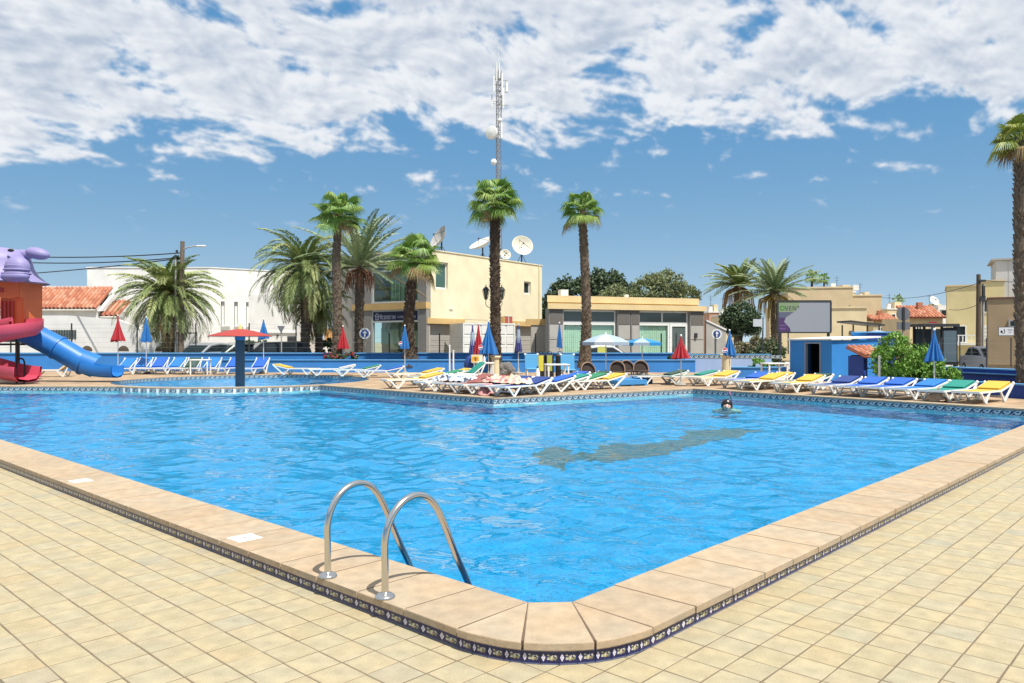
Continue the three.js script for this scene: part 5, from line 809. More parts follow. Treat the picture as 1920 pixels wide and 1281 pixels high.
{
  // tile-roofed white house on the left with its garden wall
  const t = thing('tiled_house', 'white house with terracotta tiled roof on the left', 'house', X(62, 60), 0, -60), W = X(212, 60) - X(62, 60);
  const L0 = -4; obj('wall', [bb(L0, W * 0.80, 0, 4.0, -5, 0), bb(W * 0.80, W, 0, 3.5, -4, -0.6)], M.whiteWall, t); tileRoof(t, W * 0.80 + 0.2 - L0, 2.5, 1.75, L0 - 0.1, 4.1, 0.35, 0.3, 0.42); tileRoof(t, W * 0.24, 2.0, 1.25, W * 0.80, 3.55, -0.3, 0.3, 0.42, 60);
  obj('eave', [bb(L0 - 0.1, W * 0.80, 3.95, 4.06, 0, 0.36), bb(W * 0.8, W + 0.1, 3.42, 3.52, -0.6, -0.26)], M.whiteWall, t); obj('ridge', [bb(L0, W * 0.62, 5.82, 5.98, -2.25, -2.05), bb(W * 0.6, W * 0.8, 5.32, 5.46, -1.6, -1.4)], M.whiteWall, t); obj('gable', prism([[-5, 3.9], [0, 4.05], [-2.2, 5.85]], 0.3).rotateY(Math.PI / 2).translate(W * 0.80 - 0.05, 0, -5 + 0).translate(0, 0, 5 - 5), M.whiteWall, t);
  const g = thing('garden_wall', 'long white garden wall with a barred window left of the utility pole', 'wall', X(-60, 48), 0, -48), GW = X(372, 48) - X(-60, 48);
  obj('wall_body', prism([[0, 0], [GW, 0], [GW, 2.1], [GW * 0.80, 2.1], [GW * 0.66, 2.9], [GW * 0.44, 3.15], [0, 3.15]], 0.3), M.whiteWall, g); const wx = X(101, 48) - X(-60, 48), ww = 1.55; const w = obj('window', bb(wx, wx + ww, 1.72, 2.25, 0.3, 0.315), M.glassGrey, g); for (let k = 0; k < 10; k++) obj('bar', bb(wx + k * 0.165, wx + k * 0.165 + 0.03, 1.66, 2.28, 0.32, 0.35), M.darkMetal, w); obj('coping', bb(GW * 0.8, GW, 2.1, 2.16, -0.03, 0.33), M.whiteWall, g);
  for (const p of [168, 236, 305]) { const gx = X(p, 48) - X(-60, 48); obj('arch_vent', raw(new THREE.CircleGeometry(0.34, 16, 0, Math.PI)).translate(gx, 0.95, 0.306), M.wood, g); }
  for (const [p, l] of [[303, 'left'], [318, 'right']]) { const q = thing('terracotta_pot', `square terracotta block on the white garden wall, ${l} of two under the date palm`, 'pot', X(p, 47.8), 2.1, -47.85); obj('pot', rb(0.5, 0.62, 0.28, 0.03, 0, 0.31, 0), M.roofTile[0], q); obj('rim', rb(0.54, 0.08, 0.29, 0.02, 0, 0.62, 0), M.roofTile[2], q); }
  // modern white block
  const b = thing('white_block', 'modern white flat-roofed building with tall slit windows', 'building', X(163, 68), 0, -68), BW = X(482, 72) - X(163, 68), H = Y(502, 68); const wx0 = 0.7, wx1 = 1.9;
  const XR = X(392, 68) - X(163, 68), RA = 0.62, RL = 9.5;                 // the front ends at XR; from there a side wall runs back at angle RA
  obj('wall', [bb(0, wx0, 0, H, -8, 0), bb(wx0, wx1, 0, 4.7, -0.35, 0), bb(wx0, wx1, 5.9, H, -0.35, 0), bb(wx1, XR, 0, H, -8, 0)], M.whiteWall, b); windowIn(b, wx0 + 0.02, wx1 - 0.02, 4.72, 5.88, -0.2, { mullions: [1.3], frame: M.darkMetal });
  const sw = (x0, x1, y0, y1, z0, z1) => bb(x0, x1, y0, y1, z0, z1).rotateY(RA).translate(XR, 0, 0);
  const sl = [1.0, 2.15, 3.2], cuts = [0, ...sl.flatMap((x) => [x, x + 0.32]), RL], wall2 = []; for (let k = 0; k < cuts.length; k += 2) wall2.push(sw(cuts[k], cuts[k + 1], 0, H, -0.3, 0));
  for (const x of sl) wall2.push(sw(x, x + 0.32, 0, 2.9, -0.3, 0), sw(x, x + 0.32, 5.1, H, -0.3, 0)); obj('side_wall', wall2, M.whiteWall, b); obj('side_backing', sw(0.3, RL, 0, H - 0.2, -3, -0.3), M.whiteWall, b);
  for (const x of sl) { const w = obj('slit_window', sw(x, x + 0.32, 2.9, 5.1, -0.24, -0.2), M.whiteWall, b); obj('window_box', sw(x, x + 0.75, 2.55, 2.9, 0, 0.12), M.shutter, w); obj('pane', sw(x, x + 0.1, 2.92, 5.08, -0.2, -0.17), M.glassGrey, w); }
  obj('parapet', [bb(-0.05, XR, H, H + 0.08, -0.3, 0.06), sw(0, RL, H, H + 0.08, -0.3, 0.06)], M.whiteWall, b);
  const c = thing('white_annex', 'lower white annex at the right end of the modern white building', 'building', X(466, 60), 0, -60); const CW2 = X(557, 60) - X(466, 60); obj('wall', prism([[0, 0], [CW2, 0], [CW2, Y(557, 60)], [0, Y(552, 60)]], 6).translate(0, 0, -6), M.whiteWall, c); obj('ledge', bb(-0.1, CW2 + 0.05, 2.2, 2.28, 0, 0.1), M.whiteWall, c); obj('door', bb(CW2 - 0.75, CW2 - 0.1, 0, 1.95, 0.0, 0.03), M.darkMetal, c); obj('lower_wall', bb(-3.5, 0, 0, 2.1, -0.3, 0), M.whiteWall, c);
  for (const k of [0.25, 0.6]) obj('wall_lamp', bx(0.12, 0.12, 0.1, CW2 * k, 2.0, 0.05), M.darkMetal, c);
  const o = thing('orange_house', 'low orange-trimmed house glimpsed between the palm trunks', 'house', X(608, 62), 0, -62); obj('wall', bb(0, 2.6, 0, 2.6, -4, 0), mat(0.62, 0.33, 0.12, 0.85, { map: T.plaster }), o); obj('fence_panel', bb(0, 2.2, 0, 1.2, 1.5, 1.55), M.whiteWall, o); windowIn(o, 1.5, 2.3, 1.1, 2.0, 0.01, {});
}
{
  // flats and terraces on the right
  const tan = mat(0.68, 0.54, 0.345, 0.88, { map: T.plaster }), tan2 = mat(0.72, 0.59, 0.38, 0.88, { map: T.plaster }), yel = mat(0.70, 0.58, 0.31, 0.88, { map: T.plaster });
  const a = thing('tan_flats', 'long tan block of flats behind the billboard', 'building', X(1478, 75), 0, -75, -0.25), w1 = 5.8;
  obj('wall', [bb(0, w1, 0, Y(541, 75), -6, 0), bb(w1, w1 + 2.6, 0, Y(556, 75), -6, -0.4)], tan, a); obj('parapet', [bb(-0.06, w1 + 0.05, Y(541, 75), Y(541, 75) + 0.14, -6, 0.06), bb(w1 + 0.05, w1 + 2.65, Y(556, 75), Y(556, 75) + 0.12, -6, -0.34)], tan2, a); obj('drain_pipe', cyl(0.05, 0.05, 5, w1 - 0.3, 0, 0.06, 8), M.wood, a); for (const x of [0.8, 2.4]) windowIn(a, x, x + 0.75, 3.9, 5.0, 0.01, { frame: tan2, sill: true }); obj('chimney', [bx(0.5, 0.5, 0.5, w1 + 0.5, Y(541, 75) + 0.1, -1.5), bx(0.4, 0.4, 0.4, w1 - 1.6, Y(541, 75) + 0.3, -1)], M.whiteWall, a);
  const b = thing('tan_house', 'tan two-storey house front directly behind the billboard', 'house', X(1545, 62), 0, -62, -0.2); obj('wall', bb(-3.2, 3.2, 0, Y(578, 62), -4, 0), tan2, b); obj('cornice', bb(-3.25, 3.25, Y(578, 62), Y(574, 62), -4, 0.08), tan, b); windowIn(b, 1.9, 2.2, 2.1, 2.4, 0.01, { frame: M.wood }); obj('left_wing', bb(-4.1, -3.25, 0, Y(574, 62), -3, -0.4), tan, b);
  const pg = thing('pergola', 'dark pergola with pale blue parasols beside the tan house', 'pergola', X(1600, 48), 0, -48); for (const [x, z] of [[0, 0], [1.6, 0], [0, -1.6], [1.6, -1.6]]) obj('post', cyl(0.05, 0.05, 2.6, x, 0, z, 8), M.wood, pg); obj('roof', bx(2.1, 0.1, 2.1, 0.8, 2.68, -0.8, 0, 0, -0.12), M.darkMetal, pg); obj('awning', lathe([[1.0, 0], [0.5, 0.2], [0.0, 0.3]], 8).translate(1.2, 1.95, 0.6), MU.pale, pg); obj('awning_pole', cyl(0.03, 0.03, 2.2, 1.2, 0, 0.6, 6), MU.pole, pg);
  // terraces with red roofs
  for (const [p0, p1, d, eave, ridge, lab] of [[1638, 1682, 72, 601, 588, 'small terraced house with dark red tiled roof left of the round sign'], [1706, 1768, 66, 596, 573, 'terraced house with broad red tiled roof right of the round sign']]) { const x = X(p0, d), W = X(p1, d) - x, ye = Y(eave, d), t = thing('terraced_house', lab, 'house', x, 0, -d); obj('wall', bb(0, W, 0, ye, -5, 0), tan2, t); tileRoof(t, W + 0.3, 2.4, Y(ridge, d) - ye, -0.15, ye + 0.03, 0.25, 0.28, 0.4, 160); windowIn(t, W * 0.18, W * 0.18 + 0.5, 1.9, 2.9, 0.01, { mullions: [W * 0.18 + 0.25] }); windowIn(t, W * 0.6, W * 0.6 + 0.5, 1.9, 2.9, 0.01, {}); obj('chimney', bx(0.4, 0.7, 0.4, W * 0.55, Y(ridge, d), -1.4), M.roofTile[1], t); obj('porch', bb(W * 0.1, W * 0.9, 0, 1.4, 0.8, 0.95), M.whiteWall, t); }
  // farther row of pale houses
  for (const [p0, p1, d, top, m, lab] of [[1562, 1604, 96, 548, tan2, 'pale stepped house far behind the tan flats, left of the row'], [1612, 1640, 92, 562, tan, 'narrow cream house at the end of the tan flats'], [1664, 1700, 98, 580, tan2, 'far cream house between the two red roofs'], [1742, 1776, 94, 584, tan, 'far cream house right of the broad red roof'], [1330, 1352, 90, 586, mat(0.55, 0.30, 0.2, 0.9, { map: T.plaster }), 'far pinkish house right of the low shop roof'], [1352, 1378, 84, 592, tan2, 'far cream house left of the round-headed tree']]) {
    const x = X(p0, d), W = X(p1, d) - x, h = Y(top, d), t = thing('distant_house', lab, 'house', x, 0, -d, 0, 'far houses on the right'); obj('wall', bb(0, W, 0, h, -4, 0), m, t); obj('parapet', bb(-0.08, W + 0.08, h, h + 0.15, -4, 0.08), M.whiteWall, t); obj('stair_head', bb(W * 0.55, W * 0.9, h + 0.15, h + 1.0, -2.5, -0.8), tan2, t); obj('water_tank', cyl(0.3, 0.3, 0.6, W * 0.25, h + 0.15, -1, 10), M.white, t); obj('aerial', [cyl(0.03, 0.02, 2.0, W * 0.4, h + 0.15, -1.5, 5), bx(0.6, 0.03, 0.03, W * 0.4, h + 1.9, -1.5), bx(0.4, 0.03, 0.03, W * 0.4, h + 1.6, -1.5)], M.darkMetal, t);
    for (const f of [0.2, 0.62]) windowIn(t, W * f, W * f + 0.55, h - 1.5, h - 0.55, 0.01, { sill: true }); }
  const wb = thing('white_dormer', 'small white dormer box beside the yellow house', 'building', X(1759, 68), 0, -68); obj('wall', bb(0, 0.95, 0, Y(572, 68), -3, 0), M.whiteWall, wb); windowIn(wb, 0.2, 0.75, 3.75, 4.35, 0.01, { frame: M.shutter });
  dish('white dish on the distant broad red roof', 1750, 70, 565, 0.45, 0.3, 0.5, { yb: Y(574, 70), m: M.white });
  const y = thing('yellow_house', 'tall yellow house with balconies behind the right utility pole', 'building', X(1776, 56), 0, -56, -0.5), YW = X(1868, 56) - X(1776, 56), yh = Y(537, 56);
  obj('wall', [bb(0, YW * 0.55, 0, yh, -6, 0), bb(YW * 0.55, YW, 0, yh + 0.3, -6, -0.5)], yel, y); obj('parapet', [bb(-0.1, YW * 0.55, yh, yh + 0.1, -6, 0.08), bb(YW * 0.55, YW + 0.1, yh + 0.3, yh + 0.42, -6, -0.42)], tan, y); obj('balcony', [bb(0.1, YW * 0.5, 1.3, 1.42, 0, 0.9), bb(0.1, YW * 0.5, 1.95, 2.02, 0.84, 0.9)], M.whiteWall, y); for (let k = 0; k < 7; k++) obj('baluster', bb(0.14 + k * 0.26, 0.22 + k * 0.26, 1.42, 1.95, 0.84, 0.89), M.whiteWall, y); windowIn(y, 0.3, 1.2, 1.45, 2.7, 0.01, {}); windowIn(y, YW * 0.62, YW * 0.62 + 0.5, 3.6, 4.5, -0.49, {}); for (let k = 0; k < 4; k++) obj('blind_slat', bb(YW * 0.62, YW * 0.95, 1.7 + k * 0.26, 1.9 + k * 0.26, -0.5, -0.46), M.whiteWall, y);
  const k = thing('grey_tower', 'pale grey tower block rising behind the right palm', 'building', X(1866, 58), 0, -58, -0.5); obj('wall', bb(0, 4.5, 0, Y(488, 58), -5, 0), mat(0.50, 0.50, 0.50, 0.8, { map: T.plaster }), k); obj('roof_slab', bb(-0.25, 4.8, Y(488, 58), Y(485, 58), -5.2, 0.2), M.shutter, k); for (let i = 0; i < 5; i++) obj('wall_panel', bb(0.05 + i * 0.8, 0.8 + i * 0.8, 2.5, Y(489, 58), 0, 0.025), mat(0.54, 0.54, 0.55, 0.75, { map: T.plaster }), k); windowIn(k, 0.95, 1.35, 4.2, 4.75, 0.03, { frame: M.darkMetal });
  const q = thing('tan_kiosk', 'brown-tan square building with a white sign behind the right palm', 'building', X(1853, 34), 0, -34, -0.53), QW = 2.6, qh = Y(560, 34); const br = mat(0.42, 0.305, 0.185, 0.9, { map: T.plaster }); obj('wall', bb(0, QW, 0.55, qh, -3, 0), br, q); obj('plinth', bb(-0.05, QW, 0, 0.55, -3, 0.06), mat(0.30, 0.22, 0.12, 0.9, { map: T.stone }), q); obj('cornice', bb(-0.04, QW, qh, qh + 0.06, -3.02, 0.05), mat(0.16, 0.06, 0.05, 0.7), q); windowIn(q, 0.75, 1.3, 2.15, 2.5, 0.01, { frame: M.shutter });
  const sg = canvasTex(256, 128, (c) => { c.fillStyle = '#eceaea'; c.fillRect(0, 0, 256, 128); c.fillStyle = '#17171c'; c.beginPath(); c.arc(48, 70, 20, 0, 7); c.fill(); c.fillRect(88, 28, 16, 40); c.strokeStyle = '#17171c'; c.lineWidth = 9; c.beginPath(); c.arc(74, 62, 34, 0.2, 2.2); c.stroke(); c.fillStyle = '#8b8d92'; c.fillRect(150, 34, 84, 16); c.fillRect(168, 72, 50, 12); }), s = thing('notice_sign', 'white notice with a black handset symbol on the tan kiosk wall', 'sign', X(1887, 33.2), Y(621, 33.2), -33.2, -0.53); obj('board', bx(0.58, 0.38, 0.04, 0, 0, -0.03), M.darkMetal, s); mesh('face', new THREE.PlaneGeometry(0.54, 0.34).translate(0, 0, 0), mat(1, 1, 1, 0.5, { map: sg }), s);
}
// =====================================================================
// STREET FURNITURE, MASTS, CARS
// =====================================================================
{
  // billboard
  const d = 42, x0 = X(1460, d), x1 = X(1557, d), yb = Y(622, d), yt = Y(565, d), W = x1 - x0, H = yt - yb, t = thing('billboard', 'large grey billboard with torn green and purple poster at its left side', 'billboard', x0, 0, -d);
  const ct = canvasTex(512, 300, (c) => { c.fillStyle = '#8e939c'; c.fillRect(0, 0, 512, 300); c.fillStyle = '#7d8f6e'; c.beginPath(); c.moveTo(0, 0); c.lineTo(206, 0); c.lineTo(202, 62); c.lineTo(150, 104); c.lineTo(0, 104); c.fill(); c.fillStyle = '#565b70'; c.beginPath(); c.moveTo(0, 104); c.lineTo(150, 104); c.lineTo(70, 160); c.lineTo(0, 165); c.fill(); c.fillStyle = '#47305f'; c.beginPath(); c.moveTo(0, 160); c.lineTo(72, 160); c.lineTo(54, 200); c.lineTo(112, 262); c.lineTo(120, 300); c.lineTo(0, 300); c.fill(); c.fillStyle = '#6b4b84'; c.fillRect(8, 230, 70, 10); c.fillRect(10, 262, 60, 12); c.strokeStyle = '#3f7d38'; c.lineWidth = 13; c.beginPath(); c.arc(36, 66, 20, 0, 7); c.stroke(); c.save(); c.beginPath(); c.moveTo(0, 0); c.lineTo(206, 0); c.lineTo(202, 62); c.lineTo(150, 104); c.lineTo(0, 104); c.clip(); c.fillStyle = '#42524a'; c.font = 'bold 62px sans-serif'; c.fillText('VENTU', 60, 90); c.restore(); });
  obj('backing', bb(0, W, yb, yt, -0.08, -0.02), M.shutter, t); mesh('poster', new THREE.PlaneGeometry(W, H).translate(W / 2, yb + H / 2, 0), mat(1, 1, 1, 0.7, { map: ct }), t);
  obj('frame', [bb(-0.05, W + 0.05, yt, yt + 0.07, -0.1, 0.03), bb(-0.05, W + 0.05, yb - 0.07, yb, -0.1, 0.03), bb(W, W + 0.07, yb, yt, -0.1, 0.03), bb(-0.07, 0, yb, yt, -0.1, 0.03)], M.darkMetal, t); for (const s of [0.03, 0.97]) obj('leg', bb(W * s - 0.06, W * s + 0.06, 0, yb - 0.07, -0.12, 0), M.darkMetal, t);
}
function wires(name, label, list, r) { const t = thing(name, label, 'cable'); for (const [p, q, sag] of list) { const P = []; for (let i = 0; i <= 10; i++) { const u = i / 10; P.push(V(lerp(p[0], q[0], u), lerp(p[1], q[1], u) - sag * 4 * u * (1 - u), lerp(p[2], q[2], u))); } obj('wire', tube(P, r, 20, 5), M.black, t); } }
{
  const d = 43, t = thing('utility_pole', 'tall weathered utility pole with a curved lamp arm in front of the date palm', 'pole', X(338, d), 0, -d); const H = Y(452, d);
  obj('pole', bar(V(0, 0, 0), V(0.12, H, 0), 0.17, 0.11, 10), mat(0.30, 0.245, 0.19, 0.9, { map: T.bark }), t); obj('conduit', cyl(0.05, 0.05, H * 0.88, -0.24, 0, 0.06, 8), M.shutter, t); obj('lamp_arm', tube([V(0.1, H - 0.6, 0), V(0.3, H - 0.4, 0.05), V(0.7, H - 0.3, 0.1), V(1.05, H - 0.28, 0.1)], 0.035, 24, 8), M.shutter, t); obj('lamp_head', rb(0.5, 0.09, 0.2, 0.04, 1.2, H - 0.28, 0.1), M.white, t); obj('insulator', [bx(0.1, 0.2, 0.1, -0.15, H - 0.6, 0.1), bx(0.1, 0.16, 0.1, -0.22, H - 0.85, 0.1)], M.darkMetal, t);
  const p = [X(338, d), H - 0.65, -d];
  wires('overhead_cable', 'black overhead cables running left from the utility pole', [[p, [X(-80, 46), Y(474, 46), -46], 0.25], [[p[0], p[1] - 0.25, p[2]], [X(-80, 46), Y(484, 46), -46], 0.3], [[p[0], p[1] - 0.3, p[2]], [X(-80, 52), Y(520, 52), -52], 0.15]], 0.032);
  const d2 = 44, u = thing('utility_pole', 'timber utility pole in front of the yellow house on the right', 'pole', X(1835, d2), 0, -d2), H2 = Y(514, d2); obj('pole', bar(V(0, 0, 0), V(0, H2, 0), 0.16, 0.11, 10), M.wood, u); obj('side_post', cyl(0.07, 0.07, H2 * 0.9, 0.26, 0, 0, 8), M.greyWall, u); obj('fitting', [bx(0.36, 0.12, 0.12, 0.14, H2 * 0.93, 0.1), bx(0.3, 0.3, 0.12, 0.16, H2 * 0.74, 0.1), bx(0.14, 0.6, 0.12, 0.2, H2 * 0.82, 0.12)], M.darkMetal, u);
  const w2 = [X(1835, d2), H2 - 0.3, -d2]; wires('overhead_cable', 'thin overhead cables running from the right utility pole', [[w2, [X(1990, 50), Y(520, 50), -50], 0.2], [[w2[0], w2[1] - 0.2, w2[2]], [X(1640, 80), Y(555, 80), -80], 0.5], [[w2[0], w2[1] - 1.4, w2[2]], [X(1780, 54), Y(580, 54), -54], 0.15]], 0.02);
}
{
  // lattice mast with aerials
  const d = 115, x = X(935, d), H = Y(132, d), t = thing('radio_mast', 'tall lattice radio mast with aerials and dishes behind the cream building', 'mast', x, 0, -d, 0.4), w = (y) => 0.52 - 0.12 * y / H, m = mat(0.22, 0.21, 0.21, 0.6), leg = (k, y) => V(w(y) * Math.cos(k * 2.0944), y, w(y) * Math.sin(k * 2.0944));
  for (let k = 0; k < 3; k++) obj('leg', bar(leg(k, 0), leg(k, H), 0.08, 0.055, 6), m, t);
  const L = []; for (let y = 10; y < H - 0.9; y += 0.9) for (let k = 0; k < 3; k++) L.push(bar(leg(k, y), leg((k + 1) % 3, y + 0.9), 0.028, 0.028, 4), bar(leg(k, y), leg((k + 1) % 3, y), 0.025, 0.025, 4)); obj('lattice', L, m, t);
  const ant = (dx, dz, y, h, r = 0.11) => { obj('panel_aerial', rb(r * 2, h, r * 1.4, 0.03, dx, y, dz), M.white, t); obj('bracket', bar(V(0, y, 0), V(dx, y, dz), 0.04, 0.04, 5), m, t); };
  ant(0.3, 0.6, Y(160, d), 3.2, 0.13); ant(-0.9, 0.3, Y(160, d), 2.4); ant(-1.0, -0.2, Y(190, d), 2.2, 0.08); ant(0.55, 0.4, Y(182, d), 2.6, 0.14); ant(1.25, 0.1, Y(160, d), 1.6, 0.16); ant(0.9, -0.5, Y(188, d), 1.8); ant(-0.2, 0.7, Y(135, d), 2.2, 0.08); ant(-0.55, 0.6, Y(138, d), 2.8, 0.07); ant(0.2, 0.6, Y(245, d), 2.4, 0.12);
  obj('ring_frame', [Y(150, d), Y(172, d), Y(196, d)].flatMap((y) => [bar(V(-1.0, y, 0.2), V(1.4, y, 0.2), 0.05, 0.05, 5), bar(V(0, y, -0.9), V(0, y, 0.7), 0.05, 0.05, 5)]), m, t); obj('whip_aerial', [cyl(0.05, 0.02, Y(84, d) - H, 0, H, 0, 6), cyl(0.04, 0.02, 2.4, -0.6, H - 1.6, 0.3, 6)], M.white, t);
  for (const [dx, py, r, rot] of [[-1.2, 252, 0.98, -0.9], [-0.95, 306, 0.42, -0.4], [-0.1, 227, 0.3, 0]]) { const g = lathe([[0, 0], [r, 0], [r * 1.02, 0.3], [r * 0.9, 0.42], [0, 0.5]], 28); g.rotateX(Math.PI / 2); g.rotateY(rot); g.translate(dx, Y(py, d), 0.45); obj('drum_dish', g, M.white, t); obj('dish_arm', bar(V(0, Y(py, d), 0.2), V(dx, Y(py, d), 0.45), 0.07, 0.07, 5), m, t); }
  const l = thing('street_lamp', 'pale street lamp with a curved arm behind the central palm', 'street lamp', X(937, 62), 0, -62); const lh = Y(412, 62); obj('post', cyl(0.1, 0.06, lh, 0, 0, 0, 10), M.shutter, l); obj('arm', tube([V(0, lh - 0.1, 0), V(0.12, lh + 0.3, 0), V(0.4, lh + 0.45, 0), V(0.75, lh + 0.5, 0)], 0.045, 20, 8), M.shutter, l); obj('lamp_head', rb(0.42, 0.1, 0.2, 0.04, 0.9, lh + 0.5, 0), M.white, l);
  // double lantern on a post, just behind the central palm
  const q = thing('lantern_post', 'black post with two old-style lanterns behind the central palm trunk', 'street lamp', X(926, 37.4), 0, -37.4), qy = Y(560, 37.4); obj('post', cyl(0.05, 0.04, qy + 0.35, 0, 0, 0, 10), M.black, q);
  for (const s of [-1, 1]) { obj('bracket', tube([V(0, qy - 0.35, 0), V(s * 0.2, qy - 0.42, 0), V(s * 0.38, qy - 0.3, 0), V(s * 0.38, qy - 0.05, 0)], 0.018, 16, 6), M.black, q); const ln = obj('lantern', [lathe([[0.05, 0], [0.07, 0.04], [0.0, 0.04]], 6), lathe([[0.19, 0.48], [0.12, 0.58], [0.03, 0.64], [0.02, 0.72], [0, 0.76]], 6), ...[0, 1, 2, 3, 4, 5].map((k) => bar(V(0.07 * Math.cos(k * 1.047), 0.04, 0.07 * Math.sin(k * 1.047)), V(0.17 * Math.cos(k * 1.047), 0.48, 0.17 * Math.sin(k * 1.047)), 0.014, 0.014, 4))].map((g) => g.translate(s * 0.38, qy - 0.05, 0)), M.black, q); obj('glass', lathe([[0.06, 0.05], [0.155, 0.47]], 6).translate(s * 0.38, qy - 0.05, 0), M.glassGrey, ln); }
}
function roadSign(name, label, px, d, py, kind, r) {
  const t = thing(name, label, 'road sign', X(px, d), 0, -d), y = Y(py, d); obj('post', cyl(0.035, 0.035, y, 0, 0, -0.05, 8), M.shutter, t);
  if (kind === 'round') { obj('plate', raw(new THREE.CylinderGeometry(r, r, 0.03, 28)).rotateX(Math.PI / 2).translate(0, y, 0), M.white, t); obj('symbol', raw(new THREE.CylinderGeometry(r * 0.72, r * 0.72, 0.006, 28)).rotateX(Math.PI / 2).translate(0, y, 0.018), mat(0.03, 0.07, 0.28, 0.5), t); obj('arrow', [bx(r * 0.24, r * 0.6, 0.005, 0, y - r * 0.26, 0.024), prism([[-r * 0.42, y + r * 0.05], [r * 0.42, y + r * 0.05], [0, y + r * 0.56]], 0.005).translate(0, 0, 0.0215)], M.white, t); }
  if (kind === 'yield') obj('plate', prism([[-r, y + r], [r, y + r], [0, y - r]], 0.03), mat(0.22, 0.22, 0.23, 0.5, { metalness: 0.4 }), t);
  if (kind === 'yieldWhite') { obj('plate', prism([[-r, y + r * 1.2], [r, y + r * 1.2], [0, y - r]], 0.03), M.white, t); obj('rim', [beam(V(-r, y + r * 1.2, 0.02), V(r, y + r * 1.2, 0.02), 0.05, 0.07)], SL.red, t); }
  if (kind === 'back') { obj('plate', raw(new THREE.CylinderGeometry(r, r, 0.03, 32)).rotateX(Math.PI / 2).translate(0, y, 0), mat(0.13, 0.14, 0.155, 0.55), t); obj('lower_plate', bx(r * 1.9, r * 1.1, 0.03, 0, y - r * 1.75, 0), mat(0.13, 0.14, 0.155, 0.55), t); obj('rail', bx(r * 0.28, r * 3.4, 0.06, 0, y - r * 0.75, 0.045), M.darkMetal, t); }
}
roadSign('round_sign', 'blue and white round road sign left of the corner shopfront', 684, 41.0, 625, 'round', 0.29);
roadSign('round_sign', 'pale round road sign left of the cream column and blue parasol', 1344, 43, 626, 'round', 0.28);
roadSign('triangle_sign', 'grey back of a triangular road sign near the dark parked car', 527, 41, 618, 'yield', 0.2);
roadSign('triangle_sign', 'white triangular road sign behind the right blue parasol', 1749, 40, 612, 'yieldWhite', 0.18);
roadSign('sign_back', 'dark back of a large round road sign with a square plate below', 1694, 36, 588, 'back', 0.32);
{ const t = thing('post_sign', 'small white rectangular sign on a post in front of the shrubs', 'road sign', X(1421, 42), 0, -42); obj('plate', bx(0.5, 0.4, 0.03, 0, Y(605, 42), 0), mat(0.5, 0.52, 0.55, 0.6), t); obj('post', cyl(0.03, 0.03, Y(596, 42), 0.28, 0, 0, 8), M.darkMetal, t); }
{
  // bus shelter
  const d = 40, t = thing('bus_shelter', 'dark framed bus shelter with a glazed poster panel behind the blue parasol', 'bus shelter', X(1733, d), 0, -d), W = X(1790, d) - X(1733, d), H = Y(612, d);
  for (const [x, z] of [[0, 0], [W, 0], [0.05, -1.1], [W - 0.05, -1.1]]) obj('post', bx(0.1, H, 0.1, x, H / 2, z), M.black, t); obj('roof', bb(-0.25, W + 0.1, H, H + 0.14, -1.3, 0.3), M.darkMetal, t); obj('back_panel', bb(0.05, W - 0.05, 0.3, H - 0.1, -1.12, -1.09), mat(0.10, 0.13, 0.15, 0.1), t);
  const p = obj('poster_case', bb(W * 0.52, W + 0.04, 0.35, H - 0.05, 0.055, 0.2), M.black, t); obj('poster', bb(W * 0.57, W - 0.02, 0.5, H - 0.2, 0.2, 0.208), mat(0.09, 0.13, 0.16, 0.12), p);
}
